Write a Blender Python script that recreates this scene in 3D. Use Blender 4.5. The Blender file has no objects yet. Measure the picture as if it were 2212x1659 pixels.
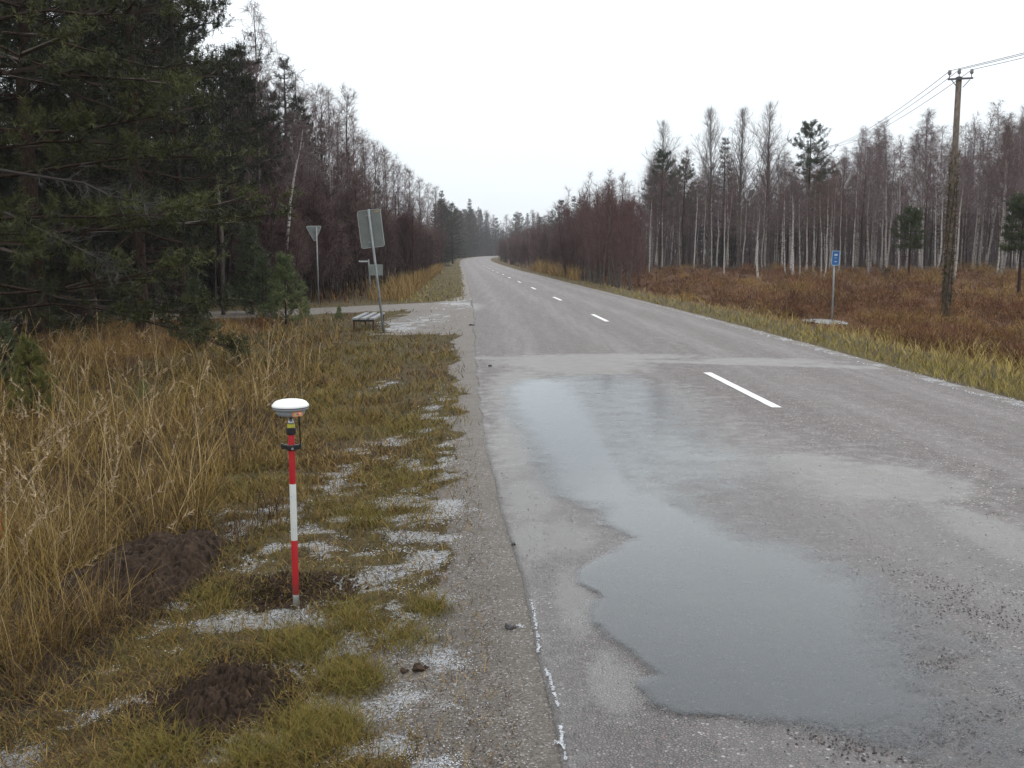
import bpy, math, random
import numpy as np
from mathutils import Vector, Matrix

# ------------------------------------------------------------------ camera, world, sun, exposure
S = bpy.context.scene
COL = S.collection
rad = math.radians
F_PX, PCX, PCY, CAM_H, PITCH = 2140.0, 1106.0, 829.5, 1.65, rad(7.39)   # measured on the photograph (2212 wide)

cam = bpy.data.cameras.new('camera')
cam.sensor_width = 36.0
cam.lens = 36.0 * F_PX / 2212.0
cam.clip_start, cam.clip_end = 0.05, 4000
camo = bpy.data.objects.new('camera', cam)
camo.location = (0, 0, CAM_H)
camo.rotation_euler = (rad(90) - PITCH, 0, 0)
COL.objects.link(camo)
S.camera = camo

SUN_EL, SUN_AZ = rad(16), rad(200)
w = bpy.data.worlds.new('World')
S.world = w
w.use_nodes = True
nt = w.node_tree
nt.nodes.clear()
_o = nt.nodes.new('ShaderNodeOutputWorld')
_bg = nt.nodes.new('ShaderNodeBackground')
_bg.inputs['Strength'].default_value = 0.1
_sky = nt.nodes.new('ShaderNodeTexSky')
_sky.sky_type = 'NISHITA'
_sky.sun_disc = False
_sky.sun_elevation = SUN_EL
_sky.sun_rotation = SUN_AZ
_tc = nt.nodes.new('ShaderNodeTexCoord')
_sep = nt.nodes.new('ShaderNodeSeparateXYZ')
nt.links.new(_tc.outputs['Generated'], _sep.inputs[0])
_ramp = nt.nodes.new('ShaderNodeValToRGB')          # overcast cloud deck: brighter towards the zenith, cooler low down
_ramp.color_ramp.elements[0].position = 0.0
_ramp.color_ramp.elements[0].color = (0.50, 0.535, 0.57, 1)
_ramp.color_ramp.elements[1].position = 0.75
_ramp.color_ramp.elements[1].color = (0.98, 1.0, 1.02, 1)
_e0 = _ramp.color_ramp.elements.new(0.24)
_e0.color = (0.67, 0.70, 0.725, 1)
_e = _ramp.color_ramp.elements.new(0.13)
_e.color = (0.60, 0.63, 0.655, 1)
nt.links.new(_sep.outputs['Z'], _ramp.inputs[0])
_map = nt.nodes.new('ShaderNodeMapping')
_map.inputs['Scale'].default_value = (1.2, 1.2, 3.0)
nt.links.new(_tc.outputs['Generated'], _map.inputs[0])
_no = nt.nodes.new('ShaderNodeTexNoise')
_no.inputs['Scale'].default_value = 1.3
_no.inputs['Detail'].default_value = 4
nt.links.new(_map.outputs[0], _no.inputs['Vector'])
_mr = nt.nodes.new('ShaderNodeMapRange')
_mr.inputs['From Min'].default_value = 0.3
_mr.inputs['From Max'].default_value = 0.7
_mr.inputs['To Min'].default_value = 17.0
_mr.inputs['To Max'].default_value = 19.0
nt.links.new(_no.outputs['Fac'], _mr.inputs['Value'])
_sc = nt.nodes.new('ShaderNodeVectorMath')
_sc.operation = 'SCALE'
nt.links.new(_ramp.outputs['Color'], _sc.inputs[0])
nt.links.new(_mr.outputs[0], _sc.inputs['Scale'])
_mx = nt.nodes.new('ShaderNodeMix')
_mx.data_type = 'RGBA'
_mx.inputs['Factor'].default_value = 0.94
nt.links.new(_sky.outputs[0], _mx.inputs['A'])
nt.links.new(_sc.outputs[0], _mx.inputs['B'])
nt.links.new(_mx.outputs['Result'], _bg.inputs['Color'])
nt.links.new(_bg.outputs[0], _o.inputs['Surface'])

sun = bpy.data.lights.new('sun', 'SUN')
sun.energy = 0.5
sun.angle = rad(60)
sun.color = (1.0, 0.97, 0.93)
suno = bpy.data.objects.new('sun', sun)
suno.rotation_euler = (rad(90) - rad(40), 0, rad(-200))
COL.objects.link(suno)

S.view_settings.view_transform = 'Standard'
S.view_settings.look = 'None'
S.view_settings.exposure = 0.0
S.view_settings.gamma = 1.0
S.view_settings.use_curve_mapping = False
S.cycles.use_denoising = True
S.cycles.max_bounces = 5
S.cycles.diffuse_bounces = 3
S.cycles.glossy_bounces = 2
S.cycles.transparent_max_bounces = 8
S.cycles.volume_bounces = 1

RNG = np.random.default_rng(7)

# ------------------------------------------------------------------ small maths
def sm(a, b, x):
    t = np.clip((np.asarray(x, float) - a) / (b - a), 0, 1)
    return t * t * (3 - 2 * t)

def _hash(ix, iy, s):
    h = (ix.astype(np.int64) * 374761393 + iy.astype(np.int64) * 668265263 + s * 974711) & 0x7fffffff
    h = ((h ^ (h >> 13)) * 1274126177) & 0x7fffffff
    return ((h ^ (h >> 16)) & 0xffff) / 65535.0

def vnoise(x, y, s=0):
    x = np.asarray(x, float); y = np.asarray(y, float)
    ix = np.floor(x); iy = np.floor(y)
    fx = x - ix; fy = y - iy
    fx = fx * fx * (3 - 2 * fx); fy = fy * fy * (3 - 2 * fy)
    a = _hash(ix, iy, s); b = _hash(ix + 1, iy, s); c = _hash(ix, iy + 1, s); d = _hash(ix + 1, iy + 1, s)
    return (a * (1 - fx) + b * fx) * (1 - fy) + (c * (1 - fx) + d * fx) * fy

def fbm(x, y, s=0, o=4):
    v = 0; a = .5; t = 0
    for k in range(o):
        v = v + a * vnoise(x * 2 ** k, y * 2 ** k, s + k); t += a; a *= .5
    return v / t

# ------------------------------------------------------------------ lie of the land
CY = [-40, 3, 10.6, 13.8, 24.6, 35.7, 47, 58.7, 69.5, 82.7, 94, 103, 132, 160, 210, 250, 300, 370, 420, 470, 560, 900]
CX = [4.6, 3.15, 2.86, 2.70, 2.4, 1.83, 1.2, .63, 0, -.6, -1.2, -1.75, -3.3, -4.9, -7.4, -8.6, -8.6, -6.4, -1, 8, 35, 140]
ZY = [-100, 110, 160, 210, 250, 300, 370, 450, 600, 900]
ZZ = [0, 0, .2, .47, .83, 1.09, 1.39, 1.6, 1.9, 2.4]

def _smooth_interp(ys, xs):
    g = np.arange(-100, 905, 1.0)
    v = np.interp(g, ys, xs)
    k = np.exp(-0.5 * (np.arange(-9, 10) / 3.5) ** 2); k /= k.sum()
    v2 = np.convolve(np.pad(v, 9, mode='edge'), k, mode='valid')
    return lambda y: np.interp(y, g, v2)
xc = _smooth_interp(CY, CX)
zr = _smooth_interp(ZY, ZZ)
LH, RH = 3.22, 2.75
def LHf(y): return np.interp(y, [0, 4.7, 6.8, 10.7, 24.7, 40], [2.93, 3.02, 3.11, 3.21, 3.34, 3.22])                                    # road half widths left and right of the centre line

TRX = [-90, -40, -25, -12, -6, -1.0, 3]
TRY = [4, 18, 24.0, 28.6, 31.6, 35.0, 37]
def track_d(x, y):                                     # distance across the gravel side road
    return y - np.interp(x, TRX, TRY)

HOLE = None
def ground(x, y):
    x = np.asarray(x, float); y = np.asarray(y, float)
    c = xc(y); base = zr(y)
    u = c - LHf(y) - x; v = x - c - RH
    z = base - .001 - .049 * sm(0, .14, np.minimum(-u, -v))
    # left
    zl = base - .001 - .05 * sm(.1, .9, u) - .14 * sm(.8, 3.5, u) + .02 * (fbm(x * 1.3, y * 1.3, 3) - .5) * sm(.2, 1, u)
    zl = zl + .09 * (fbm(x * .9, y * .9, 11) - .5) * sm(1.0, 2.5, u) + .35 * (fbm(x * .08, y * .08, 5) - .5) * sm(6, 14, u)
    zl = zl + .045 * (fbm(x * 5, y * 5, 21, 3) - .5) * sm(.3, .9, u) * sm(20, 8, np.hypot(x, y))
    td = np.abs(track_d(x, y))
    k = sm(3.6, 1.9, td) * sm(60, 30, -x)
    zl = zl * (1 - k) + (base - .03 - .1 * sm(1, 8, u)) * k
    # right: verge, ditch, bog, then the ground climbs to the grove
    zrr = base - .008 - .10 * sm(.1, 1.0, v) - .40 * sm(1.6, 4.6, v) + 1.1 * sm(36, 84, y) * sm(4, 12, v) * sm(.0, .5, .55 - .0 * y)
    zrr = zrr + .16 * (fbm(x * .7, y * .7, 13) - .5) * sm(1.5, 3.5, v)
    z = np.where(u > 0.0, zl, z)
    z = np.where(v > 0.0, zrr, z)
    if HOLE is not None:
        for hx, hy, hr, hd in HOLE:
            z = z - hd * np.exp(-(((x - hx) / hr[0]) ** 2 + ((y - hy) / hr[1]) ** 2))
    return z

def ray(px, py):
    a = (np.asarray(px, float) - PCX) / F_PX; b = (PCY - np.asarray(py, float)) / F_PX
    return a, math.cos(PITCH) + b * math.sin(PITCH), -math.sin(PITCH) + b * math.cos(PITCH)

def gp(px, py, it=25):                                 # where a sight line meets the ground
    dx, dy, dz = ray(px, py)
    dz = np.minimum(dz, -1e-4)
    t = CAM_H / -dz
    for _ in range(it):
        z = ground(dx * t, dy * t)
        t = .5 * t + .5 * np.clip((CAM_H - z) / -dz, .5, 900)
    return dx * t, dy * t

def gpt(px, py):
    x, y = gp(np.array([px]), np.array([py]))
    return float(x[0]), float(y[0])

def zat(py, y):                                        # height of something seen in row py at distance y
    dx, dy, dz = ray(0, py)
    return CAM_H + dz / dy * y

def xat(px, y, py=552):
    dx, dy, dz = ray(px, py)
    return float(dx / dy * y)

def gz(x, y):
    return float(ground(np.array([x]), np.array([y]))[0])

_hx, _hy = gpt(600, 1283)
HOLE = [(_hx, _hy + .03, (.24, .12), .10)]
_px, _py = gpt(1785, 694)
POOL_Z = gz(_px, _py + .5) - .02
HOLE.append((_px, _py + .4, (.95, 1.7), .20))
POOL = (_px, _py + .5)

def poly_px(pts):
    p = np.array(pts, float)
    x, y = gp(p[:, 0], p[:, 1])
    return np.stack([x, y], 1)

def inpoly(x, y, P):
    x = np.asarray(x, float); y = np.asarray(y, float)
    r = np.zeros(np.broadcast(x, y).shape, bool)
    n = len(P)
    for i in range(n):
        x0, y0 = P[i]; x1, y1 = P[(i + 1) % n]
        if y0 == y1: continue
        c = ((y0 > y) != (y1 > y)) & (x < (x1 - x0) * (y - y0) / (y1 - y0) + x0)
        r ^= c
    return r

def polydist(x, y, P):
    d = np.full(np.shape(x), 1e9)
    n = len(P)
    for i in range(n):
        x0, y0 = P[i]; x1, y1 = P[(i + 1) % n]
        ex, ey = x1 - x0, y1 - y0
        t = np.clip(((x - x0) * ex + (y - y0) * ey) / (ex * ex + ey * ey + 1e-12), 0, 1)
        d = np.minimum(d, np.hypot(x - x0 - t * ex, y - y0 - t * ey))
    return d

def blobs_px(lst):
    out = []
    for px, py, rx, ry in lst:
        x, y = gpt(px, py); x1, _ = gpt(px + rx, py); _, y1 = gpt(px, py - ry)
        out.append((x, y, max(.03, abs(x1 - x)), max(.03, abs(y1 - y))))
    return out

def blobmask(x, y, B):
    m = np.zeros(np.shape(x))
    for bx, by, rx, ry in B:
        m = np.maximum(m, np.exp(-1.2 * (((x - bx) / rx) ** 2 + ((y - by) / ry) ** 2)))
    return m

FROST = blobs_px([(345, 1360, 60, 75), (480, 1345, 140, 42), (500, 1420, 120, 40), (555, 1115, 130, 40), (470, 1165, 70, 30), (640, 1120, 80, 25), (730, 1060, 90, 30),
                  (850, 958, 55, 16), (830, 830, 40, 10), (930, 1110, 90, 45), (800, 1150, 90, 40), (905, 1200, 110, 60), (850, 1300, 90, 70),
                  (860, 1390, 130, 40), (900, 1450, 110, 60), (800, 1520, 90, 40), (650, 1530, 60, 30), (860, 1600, 120, 80), (330, 1510, 110, 30),
                  (90, 1600, 130, 50), (40, 1640, 120, 40), (530, 1625, 60, 20), (870, 705, 70, 14), (920, 690, 60, 12), (960, 1000, 40, 60), (700, 1210, 80, 40),
                  (560, 1200, 60, 40), (770, 1250, 60, 30), (590, 1440, 50, 60), (990, 655, 70, 10), (1030, 664, 50, 8), (940, 880, 40, 50), (180, 1560, 100, 30)])
SOIL = blobs_px([(590, 1275, 130, 40), (310, 1240, 140, 60), (480, 1510, 130, 70), (300, 1560, 90, 40), (460, 990, 90, 60), (120, 1420, 170, 60), (480, 1440, 60, 40), (60, 1500, 140, 80)])
HEAPS = blobs_px([(310, 1238, 150, 80), (478, 1515, 130, 75), (350, 1275, 90, 40)])
TALL = poly_px([(-500, 1640), (-60, 1500), (140, 1420), (290, 1330), (430, 1120), (540, 1000), (640, 900), (690, 820), (720, 760), (745, 715), (640, 700), (300, 720), (-100, 740), (-500, 900)])
GLAY = poly_px([(835, 722), (1010, 720), (1025, 640), (1000, 640), (900, 668), (830, 690)])
HEATHL = poly_px([(100, 690), (420, 690), (640, 700), (420, 760), (240, 800), (100, 770)])

def fields(x, y):
    x = np.asarray(x, float); y = np.asarray(y, float)
    c = xc(y); u = c - LHf(y) - x; v = x - c - RH
    d = np.hypot(x, y)
    n1 = fbm(x * 2.2, y * 2.2, 31); n2 = fbm(x * .8, y * .8, 41); n3 = fbm(x * 7, y * 7, 51, 3)
    f = {}
    left = u > -.2
    near_w = .27 + .24 * sm(6, 3, y)
    g = sm(1.45, .70, (u / near_w) + (n1 - .5) * 2.0 + (n2 - .5) * 1.9) * left
    td = np.abs(track_d(x, y))
    g = np.maximum(g, sm(2.5, 1.7, td + (n1 - .5) * 1.4) * (u > -.4) * sm(70, 50, -x))
    g = np.maximum(g, sm(.42, .5, np.where(inpoly(x, y, GLAY), .5 + np.minimum(polydist(x, y, GLAY) * .5, .35), .5 - np.minimum(polydist(x, y, GLAY) * .6, .6)) + (n1 - .5) * .9) * (u > -.2) * .9)
    g = np.maximum(g, sm(.55, .22, v + (n1 - .5) * .3) * (v > -.2))
    f['gravel'] = g
    fr = np.maximum(blobmask(x, y, FROST), .78 * sm(.22, .45, u) * sm(1.8, 1.0, u) * sm(11, 6, y))
    n4 = fbm(x * 4.5, y * 6.5, 57, 4)
    fr = sm(.15, .98, fr * .85 + (n4 - .5) * 1.9 + (n3 - .5) * 1.1) * sm(.08, .3, fr) * left
    fr = np.maximum(fr, .9 * sm(.40, .12, np.abs(v - .10)) * (v > -.1) * sm(40, 25, y) * sm(.35, .7, n1 + n4 - .5))
    f['frost'] = fr
    f['soil'] = sm(.35, .6, blobmask(x, y, SOIL) + (n1 - .5) * .5)
    f['frost'] = f['frost'] * (1 - .85 * f['soil'])
    tall = inpoly(x + (n1 - .5) * .6, y + (n2 - .5) * .8, TALL)
    hp = sm(.25, .6, blobmask(x, y, HEAPS))
    f['heap'] = hp
    f['tall'] = tall.astype(float) * (1 - .96 * hp)
    hl = inpoly(x, y, HEATHL).astype(float)
    bog = sm(3.4, 4.8, v + (n2 - .5) * 1.6) * sm(130, 70, v)
    f['heath'] = np.maximum(hl * .8, bog)
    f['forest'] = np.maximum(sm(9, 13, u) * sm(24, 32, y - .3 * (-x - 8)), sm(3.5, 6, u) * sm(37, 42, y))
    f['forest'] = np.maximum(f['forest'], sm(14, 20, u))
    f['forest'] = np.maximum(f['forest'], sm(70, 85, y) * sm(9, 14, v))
    f['green'] = np.clip(sm(.42, .66, n2 + .12 * sm(2.5, .8, np.abs(u - 1.3)) + .30 * sm(36, 44, y) * (u < 3.2) * (u > 0) + .05 * (v > 0)), 0, 1)
    f['u'] = u; f['v'] = v; f['d'] = d
    return f

# ------------------------------------------------------------------ mesh helpers
class Acc:
    """Collects triangles and quads for ONE mesh."""
    def __init__(s): s.v = []; s.t = []; s.q = []; s.c = []; s.n = 0
    def add(s, v, t=None, q=None, c=None):
        v = np.asarray(v, float).reshape(-1, 3)
        if t is not None and len(t): s.t.append(np.asarray(t, int).reshape(-1, 3) + s.n)
        if q is not None and len(q): s.q.append(np.asarray(q, int).reshape(-1, 4) + s.n)
        s.v.append(v)
        if c is None: c = (1, 1, 1)
        c = np.asarray(c, float)
        s.c.append(np.broadcast_to(c, (len(v), 3)).copy())
        s.n += len(v)
    def tube(s, P, R, n=6, c=None, cap=True):
        P = np.asarray(P, float); m = len(P); R = np.broadcast_to(np.asarray(R, float), (m,))
        T = np.gradient(P, axis=0); T /= np.linalg.norm(T, axis=1)[:, None] + 1e-9
        ref = np.array([0, 0, 1.0]) if abs(T[:, 2].mean()) < .8 else np.array([1.0, 0, 0])
        A = np.cross(T, ref); A /= np.linalg.norm(A, axis=1)[:, None] + 1e-9
        B = np.cross(T, A)
        a = np.arange(n) * 2 * math.pi / n
        V = P[:, None] + R[:, None, None] * (np.cos(a)[None, :, None] * A[:, None] + np.sin(a)[None, :, None] * B[:, None])
        i = np.arange(m - 1)[:, None]; j = np.arange(n)[None]
        q = np.stack([i * n + j, i * n + (j + 1) % n, (i + 1) * n + (j + 1) % n, (i + 1) * n + j], -1).reshape(-1, 4)
        t = None
        V = V.reshape(-1, 3)
        if cap:
            V = np.vstack([V, P[:1], P[-1:]])
            b = m * n
            t = [[b, (k + 1) % n, k] for k in range(n)] + [[b + 1, (m - 1) * n + k, (m - 1) * n + (k + 1) % n] for k in range(n)]
        s.add(V, t, q, c)
    def box(s, cx, cy, cz, sx, sy, sz, M=None, c=None):
        v = np.array([[x, y, z] for x in (-.5, .5) for y in (-.5, .5) for z in (-.5, .5)]) * (sx, sy, sz)
        if M is not None: v = v @ np.array(M).T
        v = v + (cx, cy, cz)
        s.add(v, None, [[0, 1, 3, 2], [4, 6, 7, 5], [0, 4, 5, 1], [2, 3, 7, 6], [0, 2, 6, 4], [1, 5, 7, 3]], c)
    def lathe(s, prof, n=32, o=(0, 0, 0), c=None):
        a = np.arange(n) * 2 * math.pi / n
        V = np.array([[r * np.cos(a), r * np.sin(a), z + 0 * a] for r, z in prof]).transpose(0, 2, 1) + np.array(o)
        m = len(prof)
        i = np.arange(m - 1)[:, None]; j = np.arange(n)[None]
        q = np.stack([i * n + j, i * n + (j + 1) % n, (i + 1) * n + (j + 1) % n, (i + 1) * n + j], -1).reshape(-1, 4)
        s.add(V.reshape(-1, 3), None, q, c)
    def plate(s, outline, th, M, o, c=None):              # flat plate: outline in its own x,z plane, thickness along y
        P = np.asarray(outline, float); n = len(P)
        f = np.stack([P[:, 0], np.full(n, -th / 2), P[:, 1]], 1); b = f + (0, th, 0)
        V = np.vstack([f, b, [[P[:, 0].mean(), -th / 2, P[:, 1].mean()], [P[:, 0].mean(), th / 2, P[:, 1].mean()]]])
        V = V @ np.array(M).T + np.array(o)
        t = [[2 * n, k, (k + 1) % n] for k in range(n)] + [[2 * n + 1, n + (k + 1) % n, n + k] for k in range(n)]
        q = [[k, n + k, n + (k + 1) % n, (k + 1) % n] for k in range(n)]
        s.add(V, t, q, c)
    def mesh(s, name, mat, smooth=False):
        V = np.vstack(s.v); C = np.vstack(s.c)
        t = np.vstack(s.t) if s.t else np.zeros((0, 3), int)
        q = np.vstack(s.q) if s.q else np.zeros((0, 4), int)
        return raw_mesh(name, V, t, q, mat, C, smooth)

def raw_mesh(name, V, t, q, mat, C=None, smooth=False, attrs=None):
    me = bpy.data.meshes.new(name)
    nt_, nq = len(t), len(q)
    me.vertices.add(len(V)); me.vertices.foreach_set('co', np.ascontiguousarray(V, dtype=np.float32).ravel())
    loops = np.concatenate([np.asarray(t, np.int32).ravel(), np.asarray(q, np.int32).ravel()])
    me.loops.add(len(loops)); me.loops.foreach_set('vertex_index', loops.astype(np.int32))
    me.polygons.add(nt_ + nq)
    st = np.concatenate([np.arange(nt_) * 3, nt_ * 3 + np.arange(nq) * 4]).astype(np.int32)
    me.polygons.foreach_set('loop_start', st)
    me.polygons.foreach_set('use_smooth', np.full(nt_ + nq, bool(smooth)))
    if C is not None:
        a = me.attributes.new('tint', 'FLOAT_COLOR', 'POINT')
        a.data.foreach_set('color', np.ascontiguousarray(np.hstack([C, np.ones((len(C), 1))]), dtype=np.float32).ravel())
    for k, val in (attrs or {}).items():
        a = me.attributes.new(k, 'FLOAT', 'POINT')
        a.data.foreach_set('value', np.ascontiguousarray(val, dtype=np.float32))
    me.update(calc_edges=True)
    me.validate()
    if mat: me.materials.append(mat)
    return me

def link(name, data, parent=None, loc=None, kind=None):
    o = bpy.data.objects.new(name, data); COL.objects.link(o)
    if parent: o.parent = parent
    if loc is not None: o.location = loc
    if kind: o['kind'] = kind
    return o

def tag(o, label, cat, group=None):
    o['label'] = label; o['category'] = cat
    if group: o['group'] = group
    return o

def thing(name, label, cat, loc=(0, 0, 0), rz=0, group=None):
    o = bpy.data.objects.new(name, None); COL.objects.link(o)
    o.location = loc; o.rotation_euler = (0, 0, rz); o.empty_display_size = .2
    return tag(o, label, cat, group)

def part(name, acc, mat, parent, smooth=False, label=None):
    o = link(name, acc.mesh(name, mat, smooth), parent)
    if label: o['label'] = label
    return o

def dup(root, loc, rz=0, scale=1.0, label=None, group=None, tilt=(0, 0)):
    r = root.copy(); COL.objects.link(r); r.location = loc
    r.rotation_euler = (tilt[0], tilt[1], rz); r.scale = (scale, scale, scale) if np.isscalar(scale) else scale
    if label: r['label'] = label
    if group: r['group'] = group
    for ch in list(root.children):
        c = ch.copy(); COL.objects.link(c); c.parent = r
        for g in ch.children:
            d = g.copy(); COL.objects.link(d); d.parent = c
    return r

def rotz(a): return np.array([[math.cos(a), -math.sin(a), 0], [math.sin(a), math.cos(a), 0], [0, 0, 1]])

# ------------------------------------------------------------------ materials
class NB:
    def __init__(s, name):
        s.m = bpy.data.materials.new(name); s.m.use_nodes = True
        s.t = s.m.node_tree; s.t.nodes.clear()
        s.out = s.t.nodes.new('ShaderNodeOutputMaterial')
    def n(s, typ, props=None, **ins):
        x = s.t.nodes.new(typ)
        for k, v in (props or {}).items(): setattr(x, k, v)
        for k, v in ins.items(): s.set(x, k.replace('_', ' '), v)
        return x
    def set(s, node, key, v):
        i = node.inputs[key] if isinstance(key, str) else node.inputs[key]
        if isinstance(v, bpy.types.NodeSocket): s.t.links.new(v, i)
        elif hasattr(v, '__len__') and len(v) == 3 and i.type == 'RGBA': i.default_value = (*v, 1)
        else: i.default_value = v
    def pos(s): return s.n('ShaderNodeNewGeometry').outputs['Position']
    def objc(s): return s.n('ShaderNodeTexCoord').outputs['Object']
    def attr(s, nm, o='Fac'): return s.n('ShaderNodeAttribute', {'attribute_name': nm}).outputs[o]
    def noise(s, vec, scale, detail=4, rough=.55, o='Fac'):
        return s.n('ShaderNodeTexNoise', Vector=vec, Scale=scale, Detail=detail, Roughness=rough).outputs[o]
    def voro(s, vec, scale, o='Distance', feat='F1'):
        return s.n('ShaderNodeTexVoronoi', {'feature': feat}, Vector=vec, Scale=scale).outputs[o]
    def mr(s, v, a, b, c=0., d=1., t='SMOOTHSTEP'):
        x = s.n('ShaderNodeMapRange', {'interpolation_type': t})
        s.set(x, 'Value', v)
        for k, val in (('From Min', a), ('From Max', b), ('To Min', c), ('To Max', d)): s.set(x, k, val)
        return x.outputs[0]
    def math(s, op, a, b=0.):
        x = s.n('ShaderNodeMath', {'operation': op}); s.set(x, 0, a); s.set(x, 1, b); return x.outputs[0]
    def mix(s, f, a, b, mode='MIX'):
        x = s.n('ShaderNodeMix', {'data_type': 'RGBA', 'blend_type': mode})
        s.set(x, 'Factor', f)
        for k, v in ((6, a), (7, b)):
            if isinstance(v, bpy.types.NodeSocket): s.t.links.new(v, x.inputs[k])
            else: x.inputs[k].default_value = (*v, 1) if len(v) == 3 else v
        return x.outputs[2]
    def bump(s, h, strength=.5, dist=.01, nrm=None):
        x = s.n('ShaderNodeBump', Height=h, Strength=strength, Distance=dist)
        if nrm is not None: s.set(x, 'Normal', nrm)
        return x.outputs[0]
    def bsdf(s, col, rough=.8, spec=.3, nrm=None, metal=0., emit=None, es=0.):
        x = s.n('ShaderNodeBsdfPrincipled')
        s.set(x, 'Base Color', col); s.set(x, 'Roughness', rough); s.set(x, 'Specular IOR Level', spec); s.set(x, 'Metallic', metal)
        if nrm is not None: s.set(x, 'Normal', nrm)
        if emit: s.set(x, 'Emission Color', emit); s.set(x, 'Emission Strength', es)
        return x.outputs[0]
    def done(s, sh):
        s.t.links.new(sh, s.out.inputs['Surface']); return s.m

def simple(name, col, rough=.6, spec=.4, metal=0., var=.25, scale=6., emit=None, es=0.):
    b = NB(name)
    n = b.noise(b.objc(), scale, 5)
    c = b.mix(b.mr(n, .3, .7), [k * (1 - var) for k in col], [min(1, k * (1 + var)) for k in col])
    return b.done(b.bsdf(c, rough, spec, None, metal, emit, es))

def tinted(name, rough=.8, spec=.15, objvar=.2, trans=0.):
    b = NB(name)
    c = b.attr('tint', 'Color')
    if objvar:
        r = b.n('ShaderNodeObjectInfo').outputs['Random']
        k = b.mr(r, 0, 1, 1 - objvar, 1 + objvar, 'LINEAR')
        hsv = b.n('ShaderNodeHueSaturation', Value=k, Saturation=1.0, Color=c)
        c = hsv.outputs[0]
    return b.done(b.bsdf(c, rough, spec))

def mat_ground():
    b = NB('ground_cover')
    P = b.pos()
    n_a = b.noise(P, 1.6, 6, .6); n_b = b.noise(P, 9, 6, .65); n_c = b.noise(P, 46, 5, .7); n_d = b.noise(P, 160, 3, .7)
    moss = b.mix(b.mr(n_b, .38, .62), (.040, .027, .013), (.112, .076, .026))
    moss = b.mix(b.math('MULTIPLY', b.attr('green'), b.mr(n_c, .35, .6)), moss, (.092, .076, .022))
    moss = b.mix(b.mr(n_c, .52, .66, 0, .65), moss, (.205, .150, .070))
    moss = b.mix(b.mr(n_d, .56, .40, 0, .6), moss, (.028, .020, .012))
    heath = b.mix(b.mr(n_b, .35, .65), (.055, .024, .013), (.15, .068, .032))
    c = b.mix(b.attr('heath'), moss, heath)
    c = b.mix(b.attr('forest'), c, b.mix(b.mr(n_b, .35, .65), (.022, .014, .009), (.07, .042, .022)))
    soil = b.mix(b.mr(n_c, .35, .65), (.014, .009, .006), (.052, .034, .022))
    c = b.mix(b.attr('soil'), c, soil)
    vc = b.n('ShaderNodeTexVoronoi', {'feature': 'F1'}, Vector=P, Scale=130.0)
    st = b.n('ShaderNodeSeparateColor', Color=vc.outputs['Color'])
    grav = b.mix(st.outputs[0], (.085, .075, .066), (.225, .198, .172))
    grav = b.mix(b.mr(st.outputs[1], .9, .94), grav, (.36, .34, .32))
    grav = b.mix(b.mr(n_b, .45, .62, 0, .6), grav, (.150, .134, .117))
    grav = b.mix(b.mr(n_a, .5, .66, 0, .55), grav, (.115, .098, .080))
    g = b.mr(b.math('ADD', b.attr('gravel'), b.math('MULTIPLY', b.math('SUBTRACT', n_c, .5), 1.1)), .38, .58)
    c = b.mix(g, c, grav)
    fm = b.math('ADD', b.attr('frost'), b.math('MULTIPLY', b.math('SUBTRACT', n_c, .5), 2.3))
    fm = b.math('ADD', fm, b.math('MULTIPLY', b.math('SUBTRACT', n_d, .5), 1.6))
    fm = b.math('MULTIPLY', b.mr(fm, .74, .98), b.mr(b.attr('frost'), .05, .2))
    c = b.mix(b.math('MULTIPLY', fm, .6), c, (.50, .52, .55))
    h = b.math('ADD', b.math('MULTIPLY', n_b, 1.2), b.math('MULTIPLY', n_c, .8))
    h = b.math('ADD', h, b.math('MULTIPLY', n_d, .35))
    nr = b.bump(h, .9, .03)
    return b.done(b.bsdf(c, b.mr(g, 0, 1, .92, .6), .25, nr))

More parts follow.
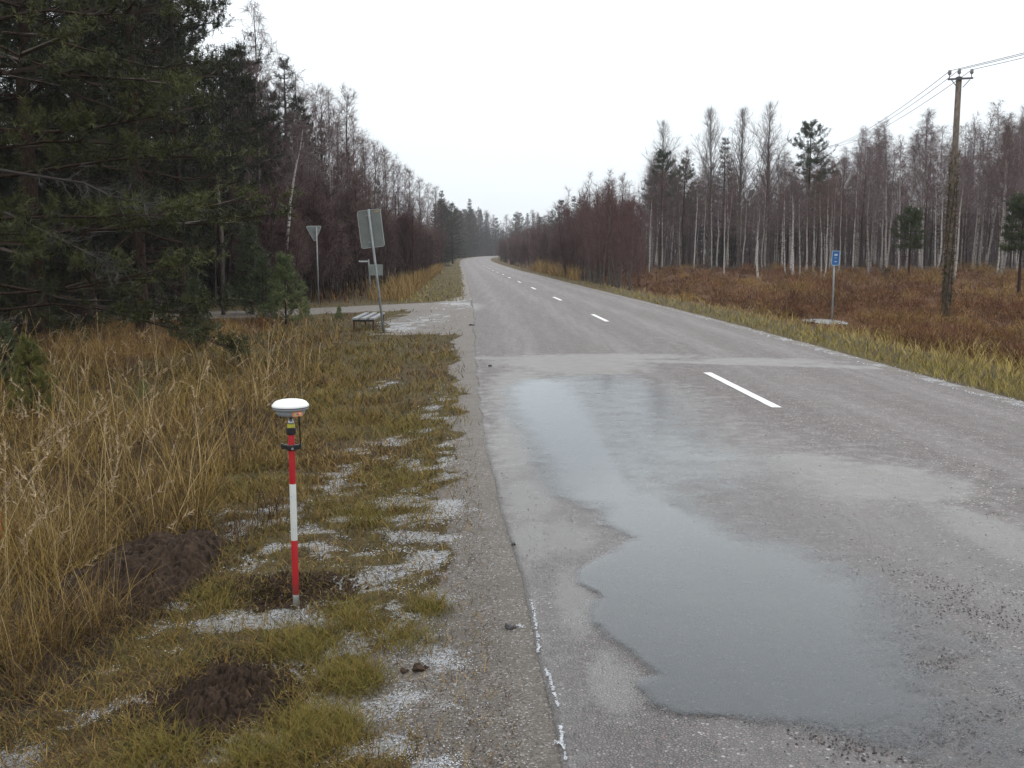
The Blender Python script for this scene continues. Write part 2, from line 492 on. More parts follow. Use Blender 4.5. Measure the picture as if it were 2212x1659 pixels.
def mat_road():
    b = NB('wet_asphalt')
    P = b.pos()
    lat = b.attr('lat'); wet = b.attr('wet'); silt_sheen = b.attr('silt_sheen')
    n_a = b.noise(P, .9, 5, .6); n_b = b.noise(P, 5.5, 6, .65); n_c = b.noise(P, 40, 4, .7)
    mp = b.n('ShaderNodeMapping', Vector=P); mp.inputs['Scale'].default_value = (2.2, .10, 1)
    streak = b.noise(mp.outputs[0], 2.0, 5, .6)
    v1 = b.n('ShaderNodeTexVoronoi', {'feature': 'F1'}, Vector=P, Scale=78.0)
    s1 = b.n('ShaderNodeSeparateColor', Color=v1.outputs['Color'])
    agg = b.mix(s1.outputs[0], (.042, .037, .037), (.205, .172, .167))
    agg = b.mix(b.mr(s1.outputs[1], .80, .88, 0, .7), agg, (.205, .135, .115))
    agg = b.mix(b.mr(s1.outputs[2], .955, .97), agg, (.50, .46, .43))
    ed = b.voro(P, 78.0, 'Distance', 'DISTANCE_TO_EDGE')
    agg = b.mix(b.mr(ed, .17, .02, 0, .9), agg, (.028, .025, .025))
    c = b.mix(b.mr(streak, .4, .68, 0, .34), agg, (.160, .147, .145))
    c = b.mix(b.mr(n_a, .48, .68, 0, .35), c, (.090, .080, .078))
    dn = b.mr(n_b, .42, .66)
    si = b.mr(b.math('ADD', silt_sheen, b.math('ADD', b.math('MULTIPLY', b.math('SUBTRACT', n_b, .5), .9), b.math('MULTIPLY', b.math('SUBTRACT', n_c, .5), .55))), .30, .80)
    si = b.math('MULTIPLY', si, b.mr(silt_sheen, .02, .18))
    tr_ = None
    for off, wd in ((2.35, .38), (.80, .34), (-.85, .36), (-2.15, .32)):
        dd_ = b.math('ABSOLUTE', b.math('ADD', lat, off)); g_ = b.mr(dd_, wd * 1.6, 0)
        tr_ = g_ if tr_ is None else b.math('MAXIMUM', tr_, g_)
    tr_ = b.math('MULTIPLY', tr_, b.mr(streak, .3, .6, .25, 1.0))
    c = b.mix(b.math('MULTIPLY', tr_, .36), c, (.205, .188, .186))
    c = b.mix(b.math('MULTIPLY', si, .72), c, (.235, .232, .222))  # silt tone, with the sky sheen of wet smears painted in
    wm = b.mr(b.math('ADD', wet, b.math('ADD', b.math('MULTIPLY', b.math('SUBTRACT', n_b, .5), .7), b.math('MULTIPLY', b.math('SUBTRACT', n_a, .5), .7))), .35, .75)
    c = b.mix(b.math('MULTIPLY', wm, .42), c, (.045, .042, .042))
    rg = b.math('SUBTRACT', b.mr(dn, 0, 1, .66, .56), b.math('MULTIPLY', wm, .30))
    h = b.math('ADD', b.math('MULTIPLY', b.mr(ed, 0, .25), .8), b.math('MULTIPLY', n_c, .5))
    nr = b.bump(h, .55, .006)
    return b.done(b.bsdf(c, rg, .5, nr))

def mat_water(name, body, a0, a1, rough=.03, clear=.45):
    """Shallow water: sky reflection by Fresnel over what lies below; stones break the surface where depth is small."""
    b = NB(name)
    P = b.pos()
    n = b.math('ADD', b.math('MULTIPLY', b.math('SUBTRACT', b.noise(P, 70, 3, .7), .5), .42), b.math('MULTIPLY', b.math('SUBTRACT', b.noise(P, 4.0, 5, .65), .5), .40))
    m = b.mr(b.math('ADD', b.attr('depth'), n), a0, a1)
    gl = b.n('ShaderNodeBsdfGlossy', Color=(.95, .98, 1), Roughness=rough)
    nz = b.bump(b.noise(P, 3.0, 2), .02, .01)
    b.set(gl, 'Normal', nz)
    df = b.n('ShaderNodeBsdfDiffuse', Color=body)
    tr = b.n('ShaderNodeBsdfTransparent', Color=(.93, .95, .96))
    fr = b.n('ShaderNodeFresnel', IOR=1.31)
    m1 = b.n('ShaderNodeMixShader'); b.set(m1, 0, clear); b.t.links.new(df.outputs[0], m1.inputs[1]); b.t.links.new(tr.outputs[0], m1.inputs[2])
    m2 = b.n('ShaderNodeMixShader'); b.set(m2, 0, fr.outputs[0]); b.t.links.new(m1.outputs[0], m2.inputs[1]); b.t.links.new(gl.outputs[0], m2.inputs[2])
    t2 = b.n('ShaderNodeBsdfTransparent')
    m3 = b.n('ShaderNodeMixShader'); b.set(m3, 0, m); b.t.links.new(t2.outputs[0], m3.inputs[1]); b.t.links.new(m2.outputs[0], m3.inputs[2])
    return b.done(m3.outputs[0])

def mat_paint():
    b = NB('road_paint')
    P = b.pos()
    n = b.noise(P, 35, 5, .7)
    c = b.mix(b.mr(n, .60, .72, 0, .6), (.74, .74, .73), (.22, .21, .20))
    return b.done(b.bsdf(c, .55, .4))

def mat_birch():
    b = NB('birch_bark')
    o = b.objc()
    mp = b.n('ShaderNodeMapping', Vector=o); mp.inputs['Scale'].default_value = (4, 4, 9)
    n = b.noise(mp.outputs[0], 1.6, 5, .7)
    sp = b.n('ShaderNodeSeparateXYZ', Vector=o)
    hi = b.mr(sp.outputs[2], 7.0, 11.0)
    r = b.n('ShaderNodeObjectInfo').outputs['Random']
    base = b.mix(b.mr(r, .1, .9, 0, 1), (.52, .49, .46), (.30, .275, .255))
    c = b.mix(b.mr(n, .50, .60), base, (.055, .046, .042))
    c = b.mix(hi, c, (.11, .082, .078))
    c = b.mix(b.mr(sp.outputs[2], .7, .05, 0, .7), c, (.06, .05, .042))
    return b.done(b.bsdf(c, .8, .2))

def mat_bark(name, lo, hi):
    b = NB(name)
    o = b.objc()
    mp = b.n('ShaderNodeMapping', Vector=o); mp.inputs['Scale'].default_value = (9, 9, 2.5)
    n = b.noise(mp.outputs[0], 2.2, 6, .7)
    c = b.mix(b.mr(n, .35, .68), lo, hi)
    return b.done(b.bsdf(c, .9, .15, b.bump(n, .6, .02)))

M = {}
M['ground'] = mat_ground(); M['road'] = mat_road(); M['paint'] = mat_paint()
M['puddle'] = mat_water('puddle_water', (.036, .050, .062), .22, .68, .12, .60)
M['pool'] = simple('pale_thin_ice', (.22, .24, .255), .25, .5, 0, .35, 5)
M['birch'] = mat_birch()
M['bark_grey'] = mat_bark('grey_bark', (.055, .045, .04), (.17, .145, .13))
M['bark_pine'] = mat_bark('pine_bark', (.020, .013, .010), (.060, .036, .025))
M['bark_dark'] = mat_bark('dark_bark', (.022, .017, .014), (.07, .052, .042))
M['pole_wood'] = mat_bark('weathered_pole_wood', (.10, .085, .068), (.21, .175, .145))
M['twig'] = tinted('twigs', .85, .1, .18)
M['needle'] = tinted('needles', .6, .2, .25)
M['grass'] = tinted('dry_grass', .75, .2, 0)
M['frost'] = simple('frost_grains', (.50, .52, .55), .7, .3, 0, .12, 40)
M['galv'] = simple('galvanised_steel', (.25, .265, .27), .5, .5, .25, .18, 9)
M['signback'] = simple('grey_sign_back', (.150, .170, .162), .5, .4, 0, .10, 5)
M['signedge'] = simple('worn_sign_rim', (.36, .38, .375), .5, .4, 0, .12, 9)
M['yellow'] = simple('yellow_sticker', (.55, .33, .03), .5, .4)
M['white'] = simple('white_paint', (.72, .735, .73), .45, .4, 0, .07)
M['blue'] = simple('blue_sign_paint', (.008, .10, .30), .4, .5, 0, .10)
M['pale_blue'] = simple('pale_blue_rim', (.40, .55, .66), .45, .4, 0, .08)
M['dullsign'] = simple('dull_grey_green_sign', (.21, .245, .225), .5, .4, 0, .1)
def pole_paint(name, col):
    b = NB(name); o = b.objc(); sp = b.n('ShaderNodeSeparateXYZ', Vector=o)
    n1 = b.noise(o, 22, 5, .7); n2 = b.noise(o, 95, 4, .7)
    c = b.mix(b.mr(n1, .35, .7, 0, .25), col, [k * .6 for k in col])
    c = b.mix(b.math('MULTIPLY', b.mr(n2, .60, .68), b.mr(n1, .45, .6)), c, (.20, .17, .15))
    mud = b.mr(b.math('ADD', sp.outputs[2], b.math('MULTIPLY', n1, -.16)), .10, -.06)
    c = b.mix(b.math('MULTIPLY', mud, .8), c, (.045, .032, .022))
    return b.done(b.bsdf(c, b.mr(n1, .3, .7, .35, .6), .45))
M['red'] = pole_paint('red_pole_paint', (.42, .012, .018)); M['polewhite'] = pole_paint('white_pole_paint', (.60, .62, .60))
M['dome'] = simple('white_plastic', (.80, .81, .80), .35, .5, 0, .02)
M['casing'] = simple('grey_plastic', (.27, .29, .32), .45, .4, 0, .06)
M['darkgrey'] = simple('dark_grey_plastic', (.12, .125, .14), .5, .4)
M['black'] = simple('black_rubber', (.012, .012, .014), .45, .5)
M['steel'] = simple('steel', (.42, .43, .45), .3, .5, .8, .1, 20)
M['orange'] = simple('orange_plastic', (.62, .23, .08), .45, .4, 0, .1)
M['amber'] = simple('pale_amber_panel', (.55, .38, .24), .4, .4, 0, .08)
M['yellowband'] = simple('yellow_tape', (.50, .48, .05), .5, .4)
M['led'] = simple('lit_red_led', (.9, .05, .03), .3, .5, 0, 0, 5, (1, .06, .04), 3.0)
M['seat_wood'] = simple('weathered_bench_slat', (.24, .25, .26), .7, .3, 0, .22, 14)
M['seat_dark'] = simple('dark_bench_rail', (.035, .035, .038), .7, .3)
M['rust'] = simple('rusty_bench_steel', (.085, .042, .024), .8, .3, 0, .4, 18)
M['stake'] = simple('orange_stake_paint', (.68, .11, .03), .5, .4)
M['stone'] = simple('dark_wet_stone', (.040, .036, .036), .55, .4, 0, .4, 40)
M['stone_pale'] = simple('pale_gravel_stone', (.17, .15, .135), .7, .3, 0, .4, 30)
M['soilheap'] = mat_bark('dug_soil', (.020, .013, .009), (.066, .043, .029))
M['porcelain'] = simple('grey_porcelain', (.20, .21, .21), .3, .5)
M['wire'] = simple('aluminium_wire', (.34, .36, .38), .4, .5, .4)
M['iron'] = simple('dark_galvanised_iron', (.10, .105, .11), .5, .5, .3)

# ------------------------------------------------------------------ ground sheet
def warp(segs):
    out = [segs[0][0]]
    for a, b_, st0, st1 in segs:
        p = a; L = b_ - a
        while p < b_ - 1e-6:
            k = (p - a) / L
            p = min(b_, p + st0 * (st1 / st0) ** k)
            out.append(p)
    return np.array(out)
gx = np.unique(np.round(np.concatenate([-warp([(0, 4.2, .045, .05), (4.2, 30, .08, 1.6), (30, 900, 1.8, 100)]), warp([(0, .6, .05, .08), (.6, 4.5, .3, .3), (4.5, 10, .14, .3), (10, 40, .35, 1.4), (40, 900, 1.8, 100)])]), 4))
gy = np.unique(np.round(np.concatenate([-warp([(0, 60, .4, 12)]), warp([(0, 2.2, .3, .06), (2.2, 9, .042, .065), (9, 40, .08, .6), (40, 120, .6, 2), (120, 900, 2.5, 45)])]), 4))
X, Y = np.meshgrid(gx, gy)
X = X + np.where((X > -60) & (X < 60), xc(Y) - xc(3.0), 0) * sm(0, 200, Y)   # let the sheet follow the road
Z = ground(X, Y)
nx, ny = len(gx), len(gy)
fl = fields(X.ravel(), Y.ravel())
i = np.arange(ny - 1)[:, None]; j = np.arange(nx - 1)[None]
q = np.stack([i * nx + j, i * nx + j + 1, (i + 1) * nx + j + 1, (i + 1) * nx + j], -1).reshape(-1, 4)
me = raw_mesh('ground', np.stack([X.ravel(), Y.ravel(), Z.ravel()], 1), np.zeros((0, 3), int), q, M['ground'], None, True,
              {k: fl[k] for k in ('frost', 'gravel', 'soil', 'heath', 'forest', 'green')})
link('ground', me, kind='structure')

# ------------------------------------------------------------------ road sheet
PUD1 = poly_px([(1150, 850), (1180, 835), (1330, 828), (1440, 852), (1468, 885), (1432, 920), (1480, 960), (1545, 1000), (1600, 1050), (1625, 1120), (1610, 1165), (1480, 1180), (1350, 1172), (1290, 1150), (1275, 1120), (1185, 1085), (1180, 1040), (1188, 990), (1150, 910)])
PUD2 = poly_px([(1240, 1248), (1300, 1225), (1400, 1203), (1600, 1192), (1800, 1212), (1900, 1260), (1960, 1330), (1930, 1390), (1975, 1470), (2020, 1560), (1990, 1632), (1800, 1622), (1650, 1592), (1560, 1582), (1480, 1582), (1412, 1552), (1395, 1510), (1442, 1492), (1380, 1450), (1312, 1392), (1285, 1352), (1292, 1320), (1240, 1278)])
PUD3 = poly_px([(1950, 1300), (2120, 1380), (2420, 1480), (2420, 1800), (2000, 1700), (2020, 1560), (1960, 1440)])

ry = np.unique(np.round(np.concatenate([-warp([(0, 45, .3, 3)]), warp([(0, 2, .2, .05), (2, 12, .075, .11), (12, 60, .11, 1), (60, 560, 1, 4)])]), 4))
rlat = np.unique(np.round(np.concatenate([np.linspace(-LH, -LH + .3, 8), np.arange(-LH + .3, RH - .2, .085), np.linspace(RH - .2, RH, 6)]), 4))
Lx, Ry = np.meshgrid(rlat, ry)
edge_n = (fbm(Ry * 3.0, Ry * 0 + 2.0, 61, 4) - .5) * .10 * sm(2, 14, Ry) + (fbm(Ry * .5, Ry * 0 + 9.0, 63, 3) - .5) * .10 + .01
edge_r = (fbm(Ry * 3.0, Ry * 0 + 5.0, 65, 4) - .5) * .16
Rx = xc(Ry) + np.where(Lx < 0, Lx * LHf(Ry) / LH, Lx) + np.exp(-(Lx + LH) / .10) * edge_n + np.exp(-(RH - Lx) / .12) * edge_r
crown = .035 * (1 - (Lx / 3.0) ** 2) - .02 * np.exp(-(Lx + LH) / .05) * 0 + .004 * (fbm(Rx * 1.5, Ry * 1.5, 71) - .5)
Rz = zr(Ry) + .004 + crown * .6
def seam(x, y):                                         # the cross joint in the surfacing
    return y - (15.6 - .25 * (x - 1.0))
rx_, ry_ = Rx.ravel(), Ry.ravel()
near_n = fbm(rx_ * 1.1, ry_ * .9, 81)
d1 = polydist(rx_, ry_, PUD1); d1 = np.where(inpoly(rx_, ry_, PUD1), 0, d1)
d2 = polydist(rx_, ry_, PUD2); d2 = np.where(inpoly(rx_, ry_, PUD2), 0, d2)
SILT_SHEEN = blobs_px([(1120, 850, 90, 60), (1110, 960, 70, 80), (1150, 1090, 80, 60), (1220, 1180, 90, 50), (1250, 800, 190, 25), (1180, 790, 160, 20), (1560, 1010, 90, 50), (1450, 980, 60, 40),
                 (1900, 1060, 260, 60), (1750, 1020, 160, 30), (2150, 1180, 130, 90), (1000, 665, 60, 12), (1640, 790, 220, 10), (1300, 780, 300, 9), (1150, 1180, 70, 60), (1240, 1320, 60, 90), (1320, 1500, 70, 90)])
silt_sheen = np.clip(blobmask(rx_, ry_, SILT_SHEEN), 0, 1)  # pale smears: silt, plus sky reflected by wet fines painted as colour
silt_sheen = np.maximum(silt_sheen, np.exp(-(seam(rx_, ry_) / .35) ** 2) * .85)
silt_sheen = np.maximum(silt_sheen, .62 * np.exp(-(Lx.ravel() + LH) / .22) * sm(30, 12, ry_))
wet = np.clip(.75 * np.exp(-np.minimum(d1, d2) / .5) + .5 * sm(14, 6, ry_) * near_n * 1.3, 0, 1)
wet = wet * (seam(rx_, ry_) < 0) + .10
nx, ny = len(rlat), len(ry)
i = np.arange(ny - 1)[:, None]; j = np.arange(nx - 1)[None]
q = np.stack([i * nx + j, i * nx + j + 1, (i + 1) * nx + j + 1, (i + 1) * nx + j], -1).reshape(-1, 4)
V = np.stack([rx_, ry_, Rz.ravel()], 1)
le = np.arange(ny) * nx; re_ = le + nx - 1               # skirts: the broken edge of the surfacing
V = np.vstack([V, V[le] + (-.012, 0, -.07), V[re_] + (.012, 0, -.07)])
nb = nx * ny
k = np.arange(ny - 1)
q = np.vstack([q, np.stack([nb + k, le[k], le[k + 1], nb + k + 1], 1), np.stack([re_[k], nb + ny + k, nb + ny + k + 1, re_[k + 1]], 1)])
def ext(a): return np.concatenate([a, a[le], a[re_]])
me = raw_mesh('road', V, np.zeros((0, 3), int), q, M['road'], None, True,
              {'lat': ext(Lx.ravel()), 'wet': ext(wet), 'silt_sheen': ext(silt_sheen)})
link('road', me, kind='structure')

def road_z(x, y):
    l = x - xc(y)
    return zr(y) + .004 + .6 * (.035 * (1 - (l / 3.0) ** 2) + .004 * (fbm(x * 1.5, y * 1.5, 71) - .5))

# centre line dashes, each its own piece of paint
dash_rows = [(10.55, 13.75, 0), (24.6 - 0, 27.6, 0)] + [(24.6 + 12 * k - .4 * (k > 0), 27.6 + 12 * k - .4 * (k > 0), 0) for k in range(1, 11)]
for a, b_, _ in [(-1.4, 1.6, 0)] + dash_rows:
    if b_ < 3: continue
    ys = np.linspace(a, b_, 24)
    V = []
    for s_ in (-1, 0, 1):
        wob = .055 + .010 * (fbm(ys * 9, ys * 0 + s_ * 3.3, 91, 3) - .5)
        xx = xc(ys) + s_ * wob
        V.append(np.stack([xx, ys, road_z(xx, ys) + .004], 1))
    V = np.concatenate(V); n = 24
    q = [[k + 0, k + n, k + n + 1, k + 1] for k in range(n - 1)] + [[k + n, k + 2 * n, k + 2 * n + 1, k + n + 1] for k in range(n - 1)]
    link('road_marking', raw_mesh('road_marking', V, np.zeros((0, 3), int), np.array(q), M['paint'], None, True), kind='structure')

# puddles
def puddle(name, P, depth_fn, step=.022, grow=.35):
    x0, y0 = P.min(0) - grow; x1, y1 = P.max(0) + grow
    ax = np.arange(x0, x1, step); ay = np.arange(y0, y1, step)
    A, B = np.meshgrid(ax, ay)
    ins = inpoly(A, B, P); d = polydist(A, B, P)
    sd = np.where(ins, d, -d) + (fbm(A * 6, B * 6, 101, 4) - .5) * .10
    dep = depth_fn(A, B, sd)
    keep = dep > 0
    kc = keep[:-1, :-1] & keep[1:, :-1] & keep[:-1, 1:] & keep[1:, 1:]
    nx_ = len(ax)
    ii, jj = np.nonzero(kc)
    q = np.stack([ii * nx_ + jj, ii * nx_ + jj + 1, (ii + 1) * nx_ + jj + 1, (ii + 1) * nx_ + jj], 1)
    used, inv = np.unique(q, return_inverse=True)
    q = inv.reshape(q.shape)
    xs, ys = A.ravel()[used], B.ravel()[used]
    V = np.stack([xs, ys, road_z(xs, ys) + .005], 1)
    return link(name, raw_mesh(name, V, np.zeros((0, 3), int), q, M['puddle'], None, True, {'depth': dep.ravel()[used]}), kind='structure')
PU1R = xat(1500, 8.0)
FILM = poly_px([(1095, 850), (1105, 905), (1150, 985), (1165, 1040), (1180, 1088), (1268, 1122), (1296, 1156), (1345, 1188), (1300, 1222), (1240, 1247), (1240, 1277), (1292, 1320), (1285, 1352), (1312, 1392), (1380, 1450), (1442, 1490), (1395, 1510), (1412, 1552), (1480, 1582), (1560, 1580), (1650, 1592), (1800, 1622), (1990, 1634), (2020, 1560), (1975, 1470), (1940, 1390), (1960, 1320), (1900, 1255), (1800, 1205), (1700, 1170), (1680, 1110), (1660, 1050), (1610, 1000), (1540, 965), (1480, 925), (1500, 885), (1460, 852), (1350, 826), (1130, 830)])
NECK = blobs_px([(1330, 1190, 110, 40), (1560, 1130, 90, 60), (1240, 1160, 70, 50), (1330, 1010, 25, 130)])
puddle('puddle', FILM, lambda x, y, s: np.clip(.33 + np.minimum(s, .5) * (6.5 - 5.7 * sm(.35, 1.25, x + .06 * (y - 6))) * (1 - .80 * sm(4.9, 6.9, y)) - .11 * blobmask(x, y, NECK) - .10 * sm(1.25, 2.1, x) + .16 * sm(5.4, 4.2, y) + .10 * sm(6.0, 8.0, y), 0, 1) * (s > -.32))
puddle('puddle', PUD3, lambda x, y, s: np.clip(.25 + .12 * sm(0, .3, s) + .14 * (fbm(x * 3.2, y * 3.2, 111) - .5), 0, 1) * (s > -.05))

# ditch pool behind the bus sign
px_, py_ = _px, _py
a = np.linspace(0, 2 * math.pi, 40, endpoint=False)
rr = 1 + .9 * (fbm(np.cos(a) * 1.5 + 5, np.sin(a) * 1.5 + 5, 7) - .5)
V = np.stack([px_ + .62 * rr * np.cos(a) * 1.05, py_ + .3 + 1.3 * rr * np.sin(a), 0 * a + POOL_Z], 1)
V = np.vstack([V, [[px_, py_ + .5, V[0, 2]]]])
link('frozen_pool', raw_mesh('frozen_pool', V, np.array([[40, k, (k + 1) % 40] for k in range(40)]), np.zeros((0, 4), int), M['pool'], None, False, {'depth': np.ones(41)}), kind='structure')

# ------------------------------------------------------------------ survey pole with receiver
def build_survey():
    x, y = gpt(640, 1311)
    z0 = zat(1311, y)
    t = thing('survey_pole', 'red and white banded survey pole with white satellite receiver standing in dug soil', 'survey pole', (x, y, z0))
    Z = lambda py: zat(py, y) - z0
    R = .0158
    ys = [(1318, 1283.5, 'white_band', 'polewhite'), (1283.5, 1166.5, 'red_band', 'red'), (1166.5, 1045, 'white_band', 'polewhite'), (1045, 938, 'red_band', 'red')]
    for a_, b_, nm, mt in ys:
        A = Acc(); za, zb = Z(a_), Z(b_)
        A.tube([(0, 0, za), (0, 0, za + .001), (0, 0, zb - .001), (0, 0, zb)], [R * .99, R, R, R * .99], 20)
        part(nm, A, M[mt], t, True)
    # clamp with its two wings
    zc = Z(966)
    A = Acc(); A.lathe([(R + .001, -.013), (.024, -.013), (.026, -.009), (.026, .009), (.024, .013), (R + .001, .013)], 20, (0, 0, zc))
    A.box(-.030, 0, zc + .002, .030, .022, .020); A.box(.030, 0, zc + .002, .030, .022, .020)
    A.box(-.043, -.004, zc + .006, .010, .026, .024); A.box(.043, -.004, zc + .006, .010, .026, .024)
    part('clamp', A, M['black'], t)
    A = Acc(); A.tube([(.010, -.027, zc - .003), (.010, -.034, zc - .003)], [.006, .005], 10)
    part('clamp_screw', A, M['steel'], t)
    # knob, tape, collar
    A = Acc(); z1, z2 = Z(938), Z(923)
    A.lathe([(.010, z1), (.021, z1), (.0235, z1 + .006), (.0235, z2 - .004), (.020, z2), (.010, z2)], 12)
    part('lock_knob', A, M['black'], t)
    A = Acc(); z1b, z3 = z2, Z(915.5)
    A.lathe([(.006, z1b), (.0175, z1b), (.0175, z3), (.006, z3)], 20)
    part('yellow_tape', A, M['yellowband'], t)
    A = Acc(); z4 = Z(898)
    A.lathe([(.006, z3), (.0150, z3), (.0150, z3 + .010), (.011, z3 + .014), (.0095, z4), (.004, z4)], 20)
    part('collar', A, M['steel'], t, True)
    # receiver: shallow tub, waist, broad rim, low white dome
    rc = .0868
    r = thing('receiver', '', '', (0, 0, 0)); del r['label'], r['category']; r.parent = t
    zb = Z(899) + .002
    A = Acc(); A.lathe([(.002, zb - .002), (.050, zb), (.063, zb + .006), (.068, zb + .016), (.0695, zb + .028), (.0695, zb + .030), (.060, zb + .031)], 48)
    part('receiver_tub', A, M['casing'], r, True)
    A = Acc(); A.lathe([(.060, zb + .0285), (.074, zb + .0285), (.082, zb + .032), (rc - .0015, zb + .037), (rc - .0015, zb + .0435), (.07, zb + .0436)], 48)
    part('receiver_rim', A, M['casing'], r, True)
    A = Acc(); A.lathe([(.068, zb + .0440), (rc, zb + .0440), (rc + .0012, zb + .048), (rc, zb + .055), (.081, zb + .060), (.077, zb + .066), (.068, zb + .072), (.050, zb + .077), (.028, zb + .080), (.0005, zb + .081)], 48)
    part('receiver_dome', A, M['dome'], r, True)
    A = Acc(); A.lathe([(rc - .001, zb + .0440), (rc + .0018, zb + .0440), (rc + .0018, zb + .0460), (rc - .001, zb + .0460)], 48)
    part('receiver_seal', A, M['black'], r)
    fx = math.atan2(-y, -x)                              # towards the camera
    def on_tub(ang, z, rr_): return (rr_ * math.cos(fx + ang), rr_ * math.sin(fx + ang), z)
    def curved(w_, h_, zc_, r0, r1, a0):
        A_ = Acc(); n = 10
        for rr_ in (r0, r1): pass
        V_ = []
        for rr_ in (r0, r1):
            for zz in (zc_ - h_ / 2, zc_ + h_ / 2):
                for k in range(n): V_.append(on_tub(a0 - w_ / 2 + w_ * k / (n - 1), zz, rr_))
        q_ = []
        I = lambda l, k: l * n + k
        for k in range(n - 1):
            q_ += [[I(2, k), I(2, k + 1), I(3, k + 1), I(3, k)], [I(0, k), I(2, k), I(2, k + 1), I(0, k + 1)], [I(1, k), I(1, k + 1), I(3, k + 1), I(3, k)]]
        q_ += [[I(0, 0), I(1, 0), I(3, 0), I(2, 0)], [I(0, n - 1), I(2, n - 1), I(3, n - 1), I(1, n - 1)]]
        A_.add(V_, None, q_); return A_
    part('orange_bezel', curved(.78, .0225, zb + .0165, .055, .0718, .50), M['orange'], r)
    part('light_panel', curved(.60, .0150, zb + .0165, .055, .0726, .52), M['amber'], r)
    A = Acc(); A.lathe([(.0001, -.0028), (.0028, 0), (.0001, .0028)], 8, on_tub(.60, zb + .0185, .0735)); part('red_light', A, M['led'], r)
    for k in range(3):
        A = Acc(); A.box(*on_tub(.40 + k * .07, zb + .016, .0728), .003, .003, .006, rotz(fx + .4)); part('panel_slot', A, M['darkgrey'], r)
    A = Acc(); ax_, ay_ = .047, -.030
    A.tube([(ax_, ay_, zb + .004), (ax_, ay_, zb - .012), (ax_, ay_, zb - .036), (ax_ + .001, ay_, zb - .042), (ax_ + .002, ay_, Z(963))], [.0052, .0058, .0050, .0030, .0024], 10)
    part('whip_antenna', A, M['black'], r, True)
    A = Acc(); A.tube([(-.043, -.02, zb + .004), (-.043, -.02, zb - .010)], [.004, .003], 8); part('battery_latch', A, M['black'], r)
    return x, y
SX, SY = build_survey()

# ------------------------------------------------------------------ signs left
def rrect(w_, h_, r, n=5):
    pts = []
    for cx_, cz_, a0 in ((w_ / 2 - r, h_ / 2 - r, 0), (-w_ / 2 + r, h_ / 2 - r, 90), (-w_ / 2 + r, -h_ / 2 + r, 180), (w_ / 2 - r, -h_ / 2 + r, 270)):
        for k in range(n + 1):
            a_ = rad(a0 + 90 * k / n); pts.append((cx_ + r * math.cos(a_), cz_ + r * math.sin(a_)))
    return pts
def ring_plate(acc, outer, inner, th, M_, o):
    P = np.array(outer); Q = np.array(inner); n = len(P)
    V = []
    for arr in (P, Q):
        for yy in (-th / 2, th / 2): V.append(np.stack([arr[:, 0], np.full(n, yy), arr[:, 1]], 1))
    V = np.concatenate(V) @ np.array(M_).T + np.array(o)
    q = []
    for k in range(n):
        l = (k + 1) % n
        q += [[k, l, 2 * n + l, 2 * n + k], [n + k, 3 * n + k, 3 * n + l, n + l], [k, n + k, n + l, l], [2 * n + k, 2 * n + l, 3 * n + l, 3 * n + k]]
    acc.add(V, None, q)

def build_big_sign():
    x, y = gpt(829, 718)
    z0 = gz(x, y)
    t = thing('road_sign', 'tall grey sign back on a leaning steel post beside the bench', 'road sign', (x, y, z0))
    top = Vector((xat(796, y, 452) - x, 0, zat(452, y) - z0))
    A = Acc(); A.tube([-top * .03, top * .5, top], [.029, .029, .029], 12); part('post', A, M['galv'], t, True)
    lean = math.atan2(top.x, top.z)
    R2 = np.array(Matrix.Rotation(lean, 3, 'Y')) @ np.array(Matrix.Rotation(rad(-7), 3, 'Z'))
    w_, h_ = .555, .86
    c = Vector((xat(800.5, y, 494) - x, .045, zat(494, y) - z0))
    A = Acc(); A.plate(rrect(w_ - .012, h_ - .012, .05), .004, R2, c); pn = part('sign_panel', A, M['signback'], t)
    A = Acc(); ring_plate(A, rrect(w_, h_, .056), rrect(w_ - .018, h_ - .018, .047), .016, R2, c); part('rim', A, M['signedge'], pn)
    A = Acc(); A.plate([(-.045, -.011), (.045, -.008), (.045, .013), (-.045, .010)], .003, R2, np.array(c) + R2 @ np.array([.185, -.010, .375])); part('yellow_sticker', A, M['yellow'], pn)
    for s_ in (-.30, .30):
        A = Acc(); A.box(*(np.array(c) + R2 @ np.array([-.02, -.022, s_])), .13, .03, .03, R2); part('bracket', A, M['galv'], pn)
build_big_sign()

def build_yield():
    x, y = gpt(689, 659)
    z0 = gz(x, y)
    t = thing('yield_sign', 'grey back of a downward triangle give way sign by the gravel side road', 'road sign', (x, y, z0))
    top = Vector((xat(683, y, 490) - x, 0, zat(490, y) - z0))
    A = Acc(); A.tube([-top * .03, top * .5, top], [.028] * 3, 12); part('post', A, M['galv'], t, True)
    s_, r = .60, .05
    h_ = s_ * .95
    pts = []
    for (cx_, cz_), a0 in zip([(s_ / 2 - r * 1.3, h_ / 2 - r), (-s_ / 2 + r * 1.3, h_ / 2 - r), (0, -h_ / 2 + r * 1.3)], (-30, 90, 210)):
        for k in range(6):
            a_ = rad(a0 + 120 * k / 5); pts.append((cx_ + r * math.cos(a_), cz_ + r * math.sin(a_)))
    R2 = np.array(Matrix.Rotation(rad(-2), 3, 'Y')) @ rotz(rad(30))
    c = Vector((xat(678, y, 504) - x, .05, zat(504.5, y) - z0))
    A = Acc(); A.plate([(p * .96, q_ * .96) for p, q_ in pts], .004, R2, c); pn = part('sign_panel', A, M['signback'], t)
    A = Acc(); ring_plate(A, pts, [(p * .93, q_ * .93) for p, q_ in pts], .014, R2, c); part('rim', A, M['signedge'], pn)
    A = Acc(); A.box(*(np.array(c) + np.array([.03, -.025, .1])), .12, .03, .03, R2); part('bracket', A, M['galv'], pn)
build_yield()

